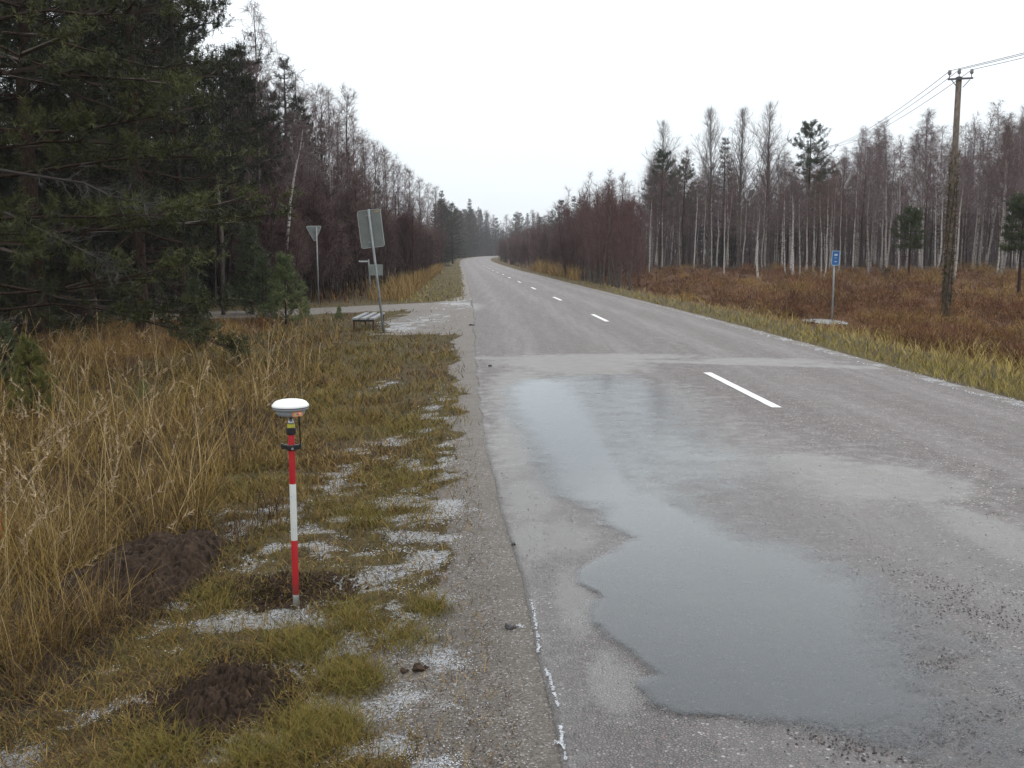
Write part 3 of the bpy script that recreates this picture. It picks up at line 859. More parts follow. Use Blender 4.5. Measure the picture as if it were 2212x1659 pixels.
def build_name_sign():
    x, y = gpt(801, 641)
    z0 = gz(x, y)
    t = thing('name_sign', 'slim post with a white name blade and a small grey panel across the side road', 'road sign', (x, y, z0))
    zt = zat(560.5, y) - z0
    xt = xat(796, y, 560) - x
    A = Acc(); A.tube([(0, 0, -.1), (xt * .5, 0, zt * .5), (xt, 0, zt)], [.03] * 3, 10); part('post', A, M['galv'], t, True)
    c = (xat(785.5, y, 565) - x, -.03, zat(564, y) - z0)
    A = Acc(); A.box(*c, .42, .012, .085); b_ = part('name_blade', A, M['dullsign'], t)
    px0 = c[0] - .19
    for k in range(9):                                   # unreadable white lettering, low in the photograph's resolution
        hh = (.062, .048, .048, .055, .048, .055, .048, .048, .056)[k]
        A = Acc(); A.box(px0 + k * .043, c[1] - .008, c[2] - .012 + hh / 2 - .03, .030, .004, hh); part('letter', A, M['white'], b_)
    A = Acc(); A.box(xat(812.5, y, 583) - x, -.02, zat(583, y) - z0, 29 / F_PX * y, .012, 23.5 / F_PX * y, rotz(rad(6))); part('lower_panel', A, M['dullsign'], t)
build_name_sign()

def build_bench():
    # four corner feet seen in the photograph, seat lies along the road direction
    fx0, fy0 = gpt(764, 716)
    z0 = gz(fx0 + .25, fy0 + .3)
    t = thing('bench', 'low backless bench with pale slats on rusty legs beside the leaning sign', 'bench', (fx0, fy0, z0))
    W = (xat(806, fy0, 700) - xat(764, fy0, 700)); D = 2.5
    zs = zat(689, fy0) - z0
    sx = xat(789, fy0 + D, 690) - fx0                      # the far end lies further right
    def P(u_, v_): return np.array([u_ * W + v_ * sx * .62, v_ * D])
    dirv = P(0, 1) - P(0, 0); L = np.linalg.norm(dirv); ang = math.atan2(dirv[1], dirv[0]) - math.pi / 2
    R2 = rotz(ang)
    for (u_, v_) in ((0, .04), (1, .04), (0, .92), (1, .92)):
        p = P(u_, v_)
        zz = gz(fx0 + p[0], fy0 + p[1]) - z0 - .03
        A = Acc(); A.box(p[0], p[1], (zz + zs - .03) / 2, .045, .045, zs - .03 - zz, R2); part('leg', A, M['rust'], t)
    for v_ in (.04, .92):
        p = P(.5, v_); A = Acc(); A.box(p[0], p[1], zs - .045, W + .04, .05, .05, R2); part('cross_rail', A, M['seat_dark'], t)
    for u_ in (.05, .5, .95):
        p = P(u_, .48); A = Acc(); A.box(p[0], p[1], zs + .001, .115, L * 1.0, .038, R2); part('slat', A, M['seat_wood'], t)
build_bench()

def build_bus_sign():
    x, y = gpt(1797, 700)
    z0 = gz(x, y)
    t = thing('bus_stop_sign', 'small blue bus stop sign on a grey post by the ditch', 'bus sign', (x, y, z0))
    xt = xat(1803, y, 545) - x; zt = zat(548, y) - z0
    A = Acc(); A.tube([(0, 0, -.1), (xt * .5, 0, zt * .5), (xt, 0, zt)], [.030] * 3, 12); part('post', A, M['galv'], t, True)
    w_, h_ = 17.0 / F_PX * y, 31.0 / F_PX * y
    c = np.array([xat(1804.3, y, 557) - x, -.045, zat(557.5, y) - z0])
    R2 = np.array(Matrix.Rotation(rad(1.5), 3, 'Y'))
    A = Acc(); A.plate(rrect(w_ - .02, h_ - .02, .034), .010, R2, c); pn = part('sign_panel', A, M['blue'], t)
    A = Acc(); ring_plate(A, rrect(w_, h_, .045), rrect(w_ - .026, h_ - .026, .032), .016, R2, c); part('rim', A, M['pale_blue'], pn)
    def chip(u_, v_, a_, b_, nm='print', th=.004, r=None):
        A_ = Acc()
        if r: A_.plate(rrect(a_, b_, r), th, R2, c + R2 @ np.array([u_, -.008, v_]))
        else: A_.box(*(c + R2 @ np.array([u_, -.008, v_])), a_, th, b_, R2)
        return A_
    A = chip(0, .112, .105, .050, r=.014)
    part('bus_emblem', A, M['white'], pn)
    for k in (-1, 0, 1): part('bus_window', chip(k * .030, .118, .020, .018, th=.008), M['blue'], pn)
    for k in (-1, 1): part('bus_wheel', chip(k * .030, .086, .020, .016, th=.008, r=.0075), M['white'], pn)
    for k, (dx_, hh) in enumerate(((-.030, .030), (-.012, .030), (.006, .030), (.026, .030))): part('letter', chip(dx_, .008, .009, hh), M['pale_blue'], pn)
    part('lower_bar', chip(.002, -.118, .075, .018), M['white'], pn)
build_bus_sign()

def build_stake():
    x, y = gpt(-4, 1170)
    z0 = gz(x, y)
    t = thing('marker_stake', 'orange painted marker stake at the edge of the tall dry grass', 'stake', (x, y, z0))
    A = Acc(); A.box(0, 0, .10, .022, .016, .24); part('stake', A, M['seat_wood'], t)
    A = Acc(); A.tube([(0, 0, zat(1160, y) - z0 - .06), (0, 0, zat(1090, y) - z0)], [.024, .024], 10); part('orange_cap', A, M['stake'], t)
build_stake()

# ------------------------------------------------------------------ utility poles and wires
UPX = xat(2050, 33); UPY = 33.0
ARM_Z = zat(172, UPY)
def build_utility(x, y, ztop, label, kind='pole', dark=False, lean=0.0):
    z0 = gz(x, y)
    t = thing('utility_pole', label, 'utility pole', (x, y, z0))
    H = ztop - z0
    A = Acc(); A.tube([(0, 0, -.3), (0, 0, H * .35), (0, 0, H * .7), (0, 0, H)], [.112, .105, .098, .092], 14); part('shaft', A, M['pole_wood'], t, True)
    A = Acc(); A.lathe([(.098, H - .01), (.104, H + .012), (.06, H + .035), (.001, H + .045)], 14); part('cap', A, M['iron'], t)
    A = Acc(); A.box(0, -.11, H - .05, .80, .06, .055, np.array(Matrix.Rotation(rad(-3), 3, 'Y'))); part('crossarm', A, M['iron'], t)
    for s_ in (-1, 1):
        A = Acc(); A.tube([(s_ * .30, -.12, H - .08), (s_ * .09, -.11, H - .32)], [.014, .014], 6); part('brace', A, M['iron'], t)
    for k, s_ in enumerate((-.355, .0, .355)):
        zb = H + (.0 if s_ else .035) + s_ * .05
        A = Acc(); A.tube([(s_, -.11 if s_ else 0, zb - .03), (s_, -.11 if s_ else 0, zb + .10)], [.013, .013], 6)
        ins = part('insulator', A, M['iron'], t)
        A = Acc(); A.lathe([(.018, .08), (.045, .09), (.060, .13), (.048, .17), (.055, .20), (.040, .235), (.001, .24)], 12, (s_, -.11 if s_ else 0, zb)); part('bell', A, M['porcelain'], ins, True)
    return t, [(x + s_, y - (.11 if s_ else 0), z0 + H + (.0 if s_ else .035) + s_ * .05 + .215) for s_ in (-.355, 0, .355)]
upole, tipsA = build_utility(UPX, UPY, ARM_Z + .06, 'tall wooden utility pole with crossarm and three insulators beyond the blue sign')
BX, BY = xat(1738, 92), 92.0
_, tipsB = build_utility(BX, BY, zat(322, BY), 'utility pole deep in the birch grove behind the broad pine')
tipsC = [(20.0 + s_, -11.0, 8.2) for s_ in (-.355, 0, .355)]
for k, nm in enumerate(('left', 'middle', 'right')):
    pts = []
    for (A0, A1, sag) in ((tipsB[k], tipsA[k], .9), (tipsA[k], tipsC[k], .75)):
        for s_ in np.linspace(0, 1, 26)[(0 if not pts else 1):]:
            p = np.array(A0) * (1 - s_) + np.array(A1) * s_; p[2] -= sag * 4 * s_ * (1 - s_); pts.append(p)
    A = Acc(); A.tube(pts, .012, 5)
    o = link('overhead_wire', A.mesh('overhead_wire', M['wire']))
    tag(o, f'thin power wire carried by the {nm} insulator of the tall utility pole', 'power wire', 'power wires over the bog')
fx_, fy_ = xat(1225, 150), 150.0
t = thing('utility_pole', 'slim far utility pole rising out of the red thicket by the bend', 'utility pole', (fx_, fy_, gz(fx_, fy_)))
A = Acc(); hh = zat(472, fy_) - gz(fx_, fy_); A.tube([(0, 0, -.2), (0, 0, hh)], [.14, .10], 8); part('shaft', A, M['pole_wood'], t)
A = Acc(); A.box(0, -.1, hh - .1, 1.3, .08, .10); part('crossarm', A, M['pole_wood'], t)

# ------------------------------------------------------------------ tree makers
def unit(v): return v / (np.linalg.norm(v) + 1e-9)
def perp(v, rng):
    r = rng.normal(size=3); r -= v * np.dot(r, v); return unit(r)

def trunk_line(rng, H, lean=0., wob=.02, n=10, bend=0.):
    z = np.linspace(0, H, n)
    w_ = np.cumsum(rng.normal(0, wob * H / n, (n, 2)), 0); w_[0] = 0
    return np.stack([w_[:, 0] + lean * z + bend * (z / H) ** 2 * H * .3, w_[:, 1], z], 1)

def on_line(P, t):
    f = t * (len(P) - 1); k = int(min(f, len(P) - 2)); return P[k] + (P[k + 1] - P[k]) * (f - k)

def twig_tris(acc, base, d, L, wd, col, rng):
    """thin single triangles, all at once"""
    base = np.asarray(base); d = np.asarray(d); n = len(base)
    r = rng.normal(size=(n, 3)); s_ = np.cross(d, r); s_ /= np.linalg.norm(s_, axis=1)[:, None] + 1e-9
    wd = np.asarray(wd).reshape(-1, 1) * np.ones((n, 1)); L = np.asarray(L).reshape(-1, 1) * np.ones((n, 1))
    V = np.stack([base - s_ * wd / 2, base + s_ * wd / 2, base + d * L], 1).reshape(-1, 3)
    c = np.repeat(np.asarray(col).reshape(-1, 3) * np.ones((n, 3)), 3, 0)
    acc.add(V, np.arange(3 * n).reshape(-1, 3), None, c)

def make_bare(seed, H, r0, t0, n1, spread, ang=(55, 22), droop=.0, up=.25, n2=7, n3=9, tw=(.3, .7), tww=.012, col=(.11, .075, .072), lean=0., bend=0., stems=1, bark='bark_grey', name='birch_tree', seg=8, two=False):
    rng = np.random.default_rng(seed)
    T = Acc(); C = Acc()
    B3, D3, L3, C3 = [], [], [], []
    for st in range(stems):
        sl = lean + (0 if stems == 1 else rng.normal(0, .13))
        P = trunk_line(rng, H * (1 if st == 0 else rng.uniform(.65, .98)), sl, .035, 11, bend)
        if stems > 1:
            P = P + np.array([rng.normal(0, .28), rng.normal(0, .28), 0]); P[:, 1] += rng.normal(0, .12) * P[:, 2]
        Hs = P[-1, 2]
        rs = r0 * (1 if stems == 1 else rng.uniform(.5, 1))
        R = rs * (1 - np.linspace(0, 1, len(P))) ** .8 + .012
        R[0] *= 1.25
        T.tube(P, R, seg, cap=False)
        az = rng.uniform(0, 6.28)
        for k in range(n1):
            t = t0 + (1 - t0) * ((k + rng.random()) / n1) ** .85
            b = on_line(P, t); az += 2.4 + rng.normal(0, .4)
            rel = (t - t0) / (1 - t0)
            L = spread * (1 - rel) ** .62 * rng.uniform(.65, 1.15) + .40
            a_ = rad(ang[0] + (ang[1] - ang[0]) * rel + rng.normal(0, 7))
            d = np.array([math.sin(a_) * math.cos(az), math.sin(a_) * math.sin(az), math.cos(a_)])
            pts = [b]; dd = d.copy()
            for s_ in range(5):
                dd = unit(dd + np.array([0, 0, up * (.5 if s_ < 3 else -droop * 1.0)]) * .5 + rng.normal(0, .08, 3)); pts.append(pts[-1] + dd * L / 5)
            pts = np.array(pts)
            rb = max(.008, (rs * (1 - t) + .01) * .55)
            C.tube(pts, np.linspace(rb, .004, 6), 3, c=np.array(col) * .8, cap=False)
            m2 = max(2, int(n2 * (L / max(spread, .1) * .7 + .35)))
            for _ in range(m2):
                s_ = rng.uniform(.15, 1.0); p = on_line(pts, s_)
                ax = unit(on_line(pts, min(1, s_ + .05)) - on_line(pts, max(0, s_ - .05)))
                d2 = unit(ax * .8 + perp(ax, rng) * rng.uniform(.4, .9) + np.array([0, 0, .15 - droop * .4]))
                L2 = L * rng.uniform(.22, .45)
                p2 = p + d2 * L2 * .55; d2b = unit(d2 + np.array([0, 0, -droop * .5]) + rng.normal(0, .12, 3)); p3 = p2 + d2b * L2 * .45
                C.tube([p, p2, p3], [max(.006, rb * .4), .005, .002], 3, c=np.array(col) * .9, cap=False)
                nn = n3
                for _ in range(nn):
                    s3 = rng.random(); q_ = p + (p2 - p) * min(1, s3 / .55) if s3 < .55 else p2 + (p3 - p2) * (s3 - .55) / .45
                    d3 = unit(d2 * .7 + rng.normal(0, .55, 3) + np.array([0, 0, .12 - droop * 1.1]))
                    B3.append(q_); D3.append(d3); L3.append(rng.uniform(*tw)); C3.append(np.array(col) * rng.uniform(.7, 1.35))
    twig_tris(C, B3, D3, L3, tww, C3, rng)
    tr = T.mesh(name + '_trunk', M[bark], True)
    cr = C.mesh(name + '_crown', M['twig'], False)
    return tr, cr

def needles(acc, P, D, L, n, nl, nw, col, rng, spread=.85, back=0.):
    """needle brushes: P base, D axis, L axis length for each shoot"""
    P = np.asarray(P); D = np.asarray(D); L = np.asarray(L); m = len(P)
    s_ = rng.random((m, n)) * 1.0
    base = P[:, None] + D[:, None] * (L[:, None] * s_)[..., None]
    r = rng.normal(size=(m, n, 3)); r -= D[:, None] * (r * D[:, None]).sum(-1, keepdims=True); r /= np.linalg.norm(r, axis=-1, keepdims=True) + 1e-9
    d = D[:, None] * rng.uniform(.25, .9, (m, n, 1)) + r * spread; d /= np.linalg.norm(d, axis=-1, keepdims=True)
    c = np.asarray(col)[:, None] * rng.uniform(.75, 1.3, (m, n, 1))
    ln = nl * rng.uniform(.7, 1.25, m * n)
    twig_tris(acc, base.reshape(-1, 3), d.reshape(-1, 3), ln, nw, c.reshape(-1, 3), rng)

def make_conifer(seed, H, r0, t0, whorl, nb, Lmax, prof, ang, curve, l2=8, sh=3, shl=.28, nn=18, nl=.10, nw=.013, cols=((.007, .011, .005), (.036, .042, .015)), bark='bark_pine', name='pine_tree', wob=.012, seg=8, limbs=None, dead=6, lean=0.):
    rng = np.random.default_rng(seed)
    T = Acc(); C = Acc(); TW = []
    P = trunk_line(rng, H, lean, wob, 12)
    R = r0 * (1 - np.linspace(0, 1, 12)) ** .75 + .012; R[0] *= 1.2
    T.tube(P, R, seg, cap=False)
    SP, SD, SL, SC = [], [], [], []
    c0, c1 = np.array(cols[0]), np.array(cols[1])
    def bough(b, az, a_, L, rb, dens=1.0, light=0.0, sag=None):
        d = np.array([math.cos(az) * math.cos(a_), math.sin(az) * math.cos(a_), math.sin(a_)])
        pts = [b]; dd = d.copy()
        for s_ in range(6):
            cv = curve if sag is None else sag
            dd = unit(dd + np.array([0, 0, cv * (s_ - 1.5) / 6]) + rng.normal(0, .10, 3)); pts.append(pts[-1] + dd * L / 6)
        pts = np.array(pts)
        T.tube(pts, np.linspace(rb * .7, .005, 7), 4, cap=False)
        m2 = max(3, int(l2 * (.4 + .6 * L / Lmax) * dens))
        for k in range(m2 + 1):
            s_ = 1.0 if k == m2 else rng.uniform(.22, 1)
            p = on_line(pts, s_); ax = unit(on_line(pts, min(1, s_ + .04)) - on_line(pts, max(0, s_ - .08)))
            side = unit(np.cross(ax, [0, 0, 1])) * rng.choice([-1, 1])
            d2 = unit(ax * .75 + side * rng.uniform(.35, .95) + np.array([0, 0, rng.uniform(-.08, .28)])) if k < m2 else ax
            L2 = L * rng.uniform(.16, .34) * (1.15 - .5 * s_) + .12; lf = rng.beta(1.5, 2.2)
            if k < m2: TW.append((p, d2, L2, max(.010, rb * .5)))
            for _ in range(sh):
                s3 = rng.uniform(.45, 1.0); q_ = p + d2 * L2 * s3
                d3 = unit(d2 * .6 + rng.normal(0, .50, 3) + np.array([0, 0, .38]))
                SP.append(q_); SD.append(d3); SL.append(shl * rng.uniform(.6, 1.25))
                f = np.clip(lf + rng.normal(0, .14) + light, 0, 1)
                SC.append(c0 + (c1 - c0) * f)
    nW = max(3, int((1 - t0) * H / whorl)); az = rng.uniform(0, 6.28)
    for k in range(nW):
        rel = (k + rng.uniform(.0, .6)) / nW; t = t0 + (1 - t0) * rel
        if t > .985: break
        b = on_line(P, t); rb = max(.012, r0 * (1 - t) * .38)
        for m in range(nb):
            az += 6.283 / nb + rng.normal(0, .3)
            L = Lmax * prof(rel) * rng.uniform(.6, 1.15)
            if L < .12: continue
            bough(b, az, rad(ang[0] + (ang[1] - ang[0]) * rel + rng.normal(0, 7)), L, rb)
        az += .7
    for (hz, az_, a_, L, rb, light) in (limbs or []):
        bough(on_line(P, hz / H), rad(az_), rad(a_), L, rb, 1.6, light, -.05)
    SP.append(P[-1] - (0, 0, .15)); SD.append(np.array([0, 0, 1.0])); SL.append(shl * 1.3); SC.append((c0 + c1) / 2)
    for k in range(dead):                                # bare dead limbs below the crown
        b = on_line(P, rng.uniform(.12, max(.15, t0))); az_ = rng.uniform(0, 6.28); L = rng.uniform(.5, 1.5)
        e = b + np.array([math.cos(az_), math.sin(az_), rng.uniform(-.2, .25)]) * L
        T.tube([b, (b + e) / 2 + rng.normal(0, .05, 3), e], [.02, .013, .004], 3, cap=False)
    if TW:
        p = np.array([a[0] for a in TW]); d = np.array([a[1] for a in TW])
        twig_tris(C, p, d, np.array([a[2] for a in TW]), np.array([a[3] for a in TW]) * 2, (.035, .024, .018), rng)
    needles(C, SP, SD, SL, nn, nl, nw, SC, rng)
    return T.mesh(name + '_trunk', M[bark], True), C.mesh(name + '_crown', M['needle'], False)

PROTO = {}
def proto(key, name, meshes): PROTO[key] = (name, meshes)
def plant(key, x, y, label, cat='tree', group=None, scale=1.0, rz=None, tilt=(0, 0), sink=.05):
    name, (tr, cr) = PROTO[key]
    t = thing(name, label, cat, (x, y, gz(x, y) - sink), RNG.uniform(0, 6.28) if rz is None else rz, group)
    t.rotation_euler = (tilt[0], tilt[1], t.rotation_euler[2])
    t.scale = (scale,) * 3 if np.isscalar(scale) else scale
    link('trunk', tr, t); link('crown', cr, t)
    return t
def zone(px0, marks):
    for lim, txt in marks:
        if px0 < lim: return txt
    return marks[-1][1]
GROVE = [(1500, 'near the broad pine at the end of the grove'), (1690, 'below the tall bare aspens'), (1775, 'under the skyline pine'), (1880, 'behind the blue bus stop sign'), (2040, 'between the blue sign and the utility pole'), (2120, 'just right of the utility pole'), (9999, 'at the far right of the grove')]
LWOOD = [(530, 'beside the dark pine wood'), (600, 'below the tallest bare birch'), (680, 'behind the give way sign'), (760, 'behind the slender white birch'), (840, 'behind the leaning sign back'), (9999, 'where the wood runs down to the bend')]
PWOOD = [(0, 'beyond the left edge of the dry grass'), (130, 'behind the bushy young pine'), (260, 'in the middle of the dark pine wood'), (400, 'behind the lone small young pine'), (9999, 'at the open edge of the dark pine wood')]
HT = {}
BIRCH = (.150, .115, .118)
GREYT = (.165, .142, .138)
REDT = (.112, .070, .068)
BRNT = (.125, .086, .080)
for k in range(5):
    proto(f'birch{k}', 'birch_tree', make_bare(100 + k, 12.0, .082, .40, 32, 2.5, (52, 22), .7, .18, 8, 15, (.3, .85), .0085, BIRCH, 0.012 * (k - 2), 0, 1, 'birch', 'birch_tree')); HT[f'birch{k}'] = 12.0
for k in range(4):
    proto(f'slim{k}', 'birch_tree', make_bare(140 + k, 10.0, .052, .42, 24, 1.7, (50, 22), .5, .18, 7, 14, (.3, .7), .0085, BRNT, .02 * (k - 1.5), 0, 1, 'birch', 'birch_tree')); HT[f'slim{k}'] = 10.0
for k in range(3):
    proto(f'aspen{k}', 'aspen_tree', make_bare(160 + k, 13.0, .15, .36, 40, 4.0, (36, 9), -.15, .34, 9, 12, (.4, 1.0), .010, GREYT, 0, 0, 1, 'bark_grey', 'aspen_tree')); HT[f'aspen{k}'] = 13.0
for k in range(5):
    proto(f'alder{k}', 'alder_tree', make_bare(180 + k, 10.0, .08, .18, 42, 2.6, (56, 25), .05, .18, 8, 15, (.3, .75), .0095, (BRNT, REDT, (.115, .082, .084), REDT, BRNT)[k], 0, 0, 1, 'bark_dark', 'alder_tree')); HT[f'alder{k}'] = 10.0
for k in range(4):
    proto(f'thicket{k}', 'willow_bush', make_bare(210 + k, 4.2, .030, .12, 13, 1.0, (38, 16), -.1, .4, 6, 10, (.3, .7), .014, (REDT, (.098, .060, .060), BRNT, REDT)[k], 0, 0, 9, 'bark_dark', 'willow_bush', 4)); HT[f'thicket{k}'] = 4.2
for k in range(3):
    proto(f'stems{k}', 'alder_clump', make_bare(230 + k, 7.0, .045, .15, 17, 1.9, (44, 18), -.1, .25, 6, 7, (.3, .75), .012, ((.125, .070, .068), (.13, .078, .072), (.125, .066, .068))[k], 0, 0, 5, 'bark_grey', 'alder_clump', 5)); HT[f'stems{k}'] = 7.0
pine_prof = lambda r: (.55 + .75 * math.sin(math.pi * min(1, r * .8 + .18))) * (1 - r) ** .45
for k in range(4):
    proto(f'pine{k}', 'pine_tree', make_conifer(300 + k, 13.5, .17, (.10, .2, .28, .14)[k], .60, 5, 2.9, pine_prof, (-4, 42), .30, 9, 5, .27, 20, .115, .019)); HT[f'pine{k}'] = 13.5
for k in range(3):
    proto(f'tallpine{k}', 'pine_tree', make_conifer(320 + k, 12.0, .14, .48, .52, 6, 2.35, lambda r: (.72 + .35 * math.sin(math.pi * r)) * (1 - r) ** .42, (2, 38), .30, 11, 6, .26, 15, .12, .018, ((.024, .036, .022), (.085, .102, .055)))); HT[f'tallpine{k}'] = 12.0  # needle colours lightened: distance haze painted into the grove pines
for k in range(3):
    proto(f'spruce{k}', 'spruce_tree', make_conifer(340 + k, 13.0, .16, .05, .42, 6, 2.2, lambda r: (1 - r) ** .85 + .04, (-16, 28), .35, 9, 4, .26, 15, .065, .018, ((.006, .010, .006), (.020, .028, .014)), 'bark_dark', 'spruce_tree')); HT[f'spruce{k}'] = 13.0
for k, cc in enumerate([((.075, .105, .044), (.215, .255, .100)), ((.060, .070, .016), (.200, .195, .050)), ((.040, .056, .028), (.115, .135, .062))]):
    proto(f'sapling{k}', 'young_pine', make_conifer(380 + k, 2.6, .032, .05, .24, 5, .80, lambda r: (1 - r) ** .9 + .10, (18, 62), .3, 7, 4, .22, 24, .085, .012, cc, 'bark_pine', 'young_pine', .014, 6, None, 0)); HT[f'sapling{k}'] = 2.6
for k in range(3):
    proto(f'young{k}', 'young_pine', make_conifer(360 + k, 2.6, .035, .06, .22, 6, .95, lambda r: (1 - r) ** .6 + .1, (12, 58), .25, 8, 4, .22, 26, .085, .012, ((.026, .042, .022), (.075, .098, .048)), 'bark_pine', 'young_pine', .012, 6, None, 0)); HT[f'young{k}'] = 2.6

proto('tuftpine', 'pine_tree', make_conifer(426, 4.0, .06, .50, .30, 6, .95, lambda r: (.8 + .3 * math.sin(math.pi * r)) * (1 - r) ** .35, (8, 50), .3, 8, 6, .22, 20, .10, .016, ((.018, .030, .011), (.072, .086, .028)), dead=3)); HT['tuftpine'] = 4.0

# ------------------------------------------------------------------ left: the dark pine wood
LIMBS = [(2.0, 3, 4, 4.4, .05, .35), (2.4, -22, 6, 3.6, .045, .40), (3.1, 10, 2, 3.6, .05, .25), (1.3, -12, 4, 4.0, .04, .20), (1.5, 20, -2, 4.2, .04, .15), (3.8, -8, 0, 3.4, .05, .2), (4.6, 8, 4, 3.2, .05, .15), (2.7, -50, 2, 3.2, .045, .3), (1.0, 5, 2, 3.6, .03, .1), (2.2, 32, 2, 4.2, .045, .15), (3.4, -30, 2, 3.0, .045, .3), (5.3, 0, 6, 3.2, .05, .15), (1.7, -65, 6, 2.6, .04, .35)]
proto('bough', 'pine_tree', make_conifer(399, 13.5, .19, .34, .62, 5, 3.3, pine_prof, (-4, 42), .30, 11, 7, .24, 20, .10, .0155, ((.007, .011, .005), (.060, .064, .018)), limbs=LIMBS)); HT['bough'] = 13.5
plant('bough', xat(-60, 15.5), 15.5, 'nearest pine with long low boughs sweeping over the grass', rz=0)
def dead_bough(parent, pts, seed):
    rng = np.random.default_rng(seed); A = Acc(); pts = np.array(pts, float)
    A.tube(pts, np.linspace(.030, .006, len(pts)), 5, c=(.06, .052, .048), cap=False)
    P_, D_ = [], []
    for k in range(46):
        t = rng.uniform(.25, 1); p = on_line(pts, t); d = unit(on_line(pts, min(1, t + .1)) - on_line(pts, t - .1)); d = unit(d * .7 + perp(d, rng) * .8 + np.array([0, 0, .2]))
        L = rng.uniform(.15, .5) * (1.25 - .5 * t); q_ = p + d * L
        A.tube([p, (p + q_) / 2 + rng.normal(0, .03, 3), q_], [.008, .006, .002], 3, c=(.075, .07, .066), cap=False)
        for _ in range(9): P_.append(p + (q_ - p) * rng.uniform(.2, 1)); D_.append(unit(d * .5 + rng.normal(0, .7, 3)))
    twig_tris(A, P_, D_, rng.uniform(.06, .2, len(P_)), .007, np.array((.095, .094, .088)) * rng.uniform(.6, 1.2, (len(P_), 1)), rng)
    part('dead_bough', A, M['twig'], parent, label='grey lichen covered bare bough')
tp = [o for o in COL.objects if o.get('label', '').startswith('nearest pine with long low')][0]
tx0, ty0, tz0 = tp.location
def rel(px0, py0, d0): return (xat(px0, d0) - tx0, d0 - ty0, zat(py0, d0) - tz0)
dead_bough(tp, [rel(-60, 420, 15.5), rel(40, 470, 14.8), rel(130, 515, 14.2), rel(215, 560, 13.8), rel(262, 590, 13.6)], 1)
dead_bough(tp, [rel(-60, 355, 15.5), rel(90, 380, 15.0), rel(190, 395, 14.6), rel(250, 425, 14.4), rel(320, 440, 14.2)], 2)
# dead_bough(tp, [rel(-60, 200, 15.5), rel(60, 235, 15.0), rel(150, 245, 14.7), rel(240, 250, 14.4)], 3)
plant('bough', xat(-300, 21), 21, 'broad pine behind the nearest pine with low boughs', rz=rad(-12), scale=1.05)
plant('pine1', xat(392, 27.5), 27.5, 'dark pine with boughs reaching towards the road above the young pines', rz=.4, scale=(.55, .55, 1.2))
plant('pine0', xat(300, 24), 24, 'dense dark pine standing beside the pine with boughs over the young pines', rz=2.0, scale=(.85, .85, 1.15))
lab_p = 'dark green pine in the dense wood behind the tall dry grass'
lab_s = 'dark spruce packed among the pines of the dense wood'
k = 0
for (px0, d0) in [(60, 23), (170, 26), (-140, 26), (230, 31), (120, 33), (20, 31), (320, 33), (325, 36), (-60, 37), (280, 40), (180, 42), (335, 44), (355, 47), (80, 44), (330, 52), (-220, 33), (-330, 30), (-420, 26), (250, 58), (360, 58), (-20, 52), (140, 60)]:
    d0 = d0 + RNG.uniform(-1, 1)
    plant(('pine2', 'pine3', 'pine0', 'spruce0', 'pine1')[k % 5], xat(px0 + RNG.uniform(-20, 20), d0), d0, ('tall dark spruce ' if k % 5 == 3 else 'tall dark green pine ') + zone(px0, PWOOD), group='pines and spruces ' + zone(px0, PWOOD), scale=RNG.uniform(.98, 1.22))
    k += 1
# understorey of the wood: small dense spruces and dead brush
for (px0, d0, s_) in [(30, 21, .26), (150, 24, .30), (90, 26, .36), (210, 27, .30), (260, 27.5, .26), (330, 36, .42), (0, 30, .45), (120, 36, .5), (460, 40, .45), (420, 37, .40), (380, 38, .38), (300, 38, .4), (200, 38, .45), (60, 40, .45), (-90, 25, .4), (480, 44, .5), (250, 44, .5)]:
    plant(('spruce1', 'spruce2')[int(d0 * 2) % 2], xat(px0, d0), d0, 'small dark undergrowth spruce ' + zone(px0, PWOOD), group='small spruces ' + zone(px0, PWOOD), scale=s_)

# bare trees at the left, with the ones that stand out
plant('birch1', xat(574, 50), 50, 'tallest bare birch rising above the wood on the left', scale=(zat(28, 50) - gz(xat(574, 50), 50)) / 12.0, rz=1.0)
plant('spruce0', xat(625, 54), 54, 'pointed spruce showing its tip beside the tallest bare birch', scale=(zat(118, 54) - .0) / 13.0)
proto('bentbirch', 'birch_tree', make_bare(555, 6.6, .075, .55, 16, 1.2, (45, 20), .5, .2, 6, 8, (.3, .7), .012, BIRCH, .05, .30, 1, 'birch', 'birch_tree'))
plant('bentbirch', xat(610, 38.5), 38.5, 'white birch bent over to the right behind the young pines', rz=0)
plant('birch3', xat(716, 46), 46, 'slender white birch behind the tall leaning sign', scale=(zat(200, 46)) / 12.0, rz=.3)
plant('slim1', xat(688, 62), 62, 'thin bare birch between the spruce tip and the slender white birch', scale=1.12)
plant('slim2', xat(570, 44), 44, 'pale trunked birch just left of the bent birch', scale=1.0)
plant('pine2', xat(540, 48), 48, 'rounded dark pine below the tallest bare birch', scale=(.6, .6, .80))
lab = 'bare brown purple alder in the wood lining the left of the road'
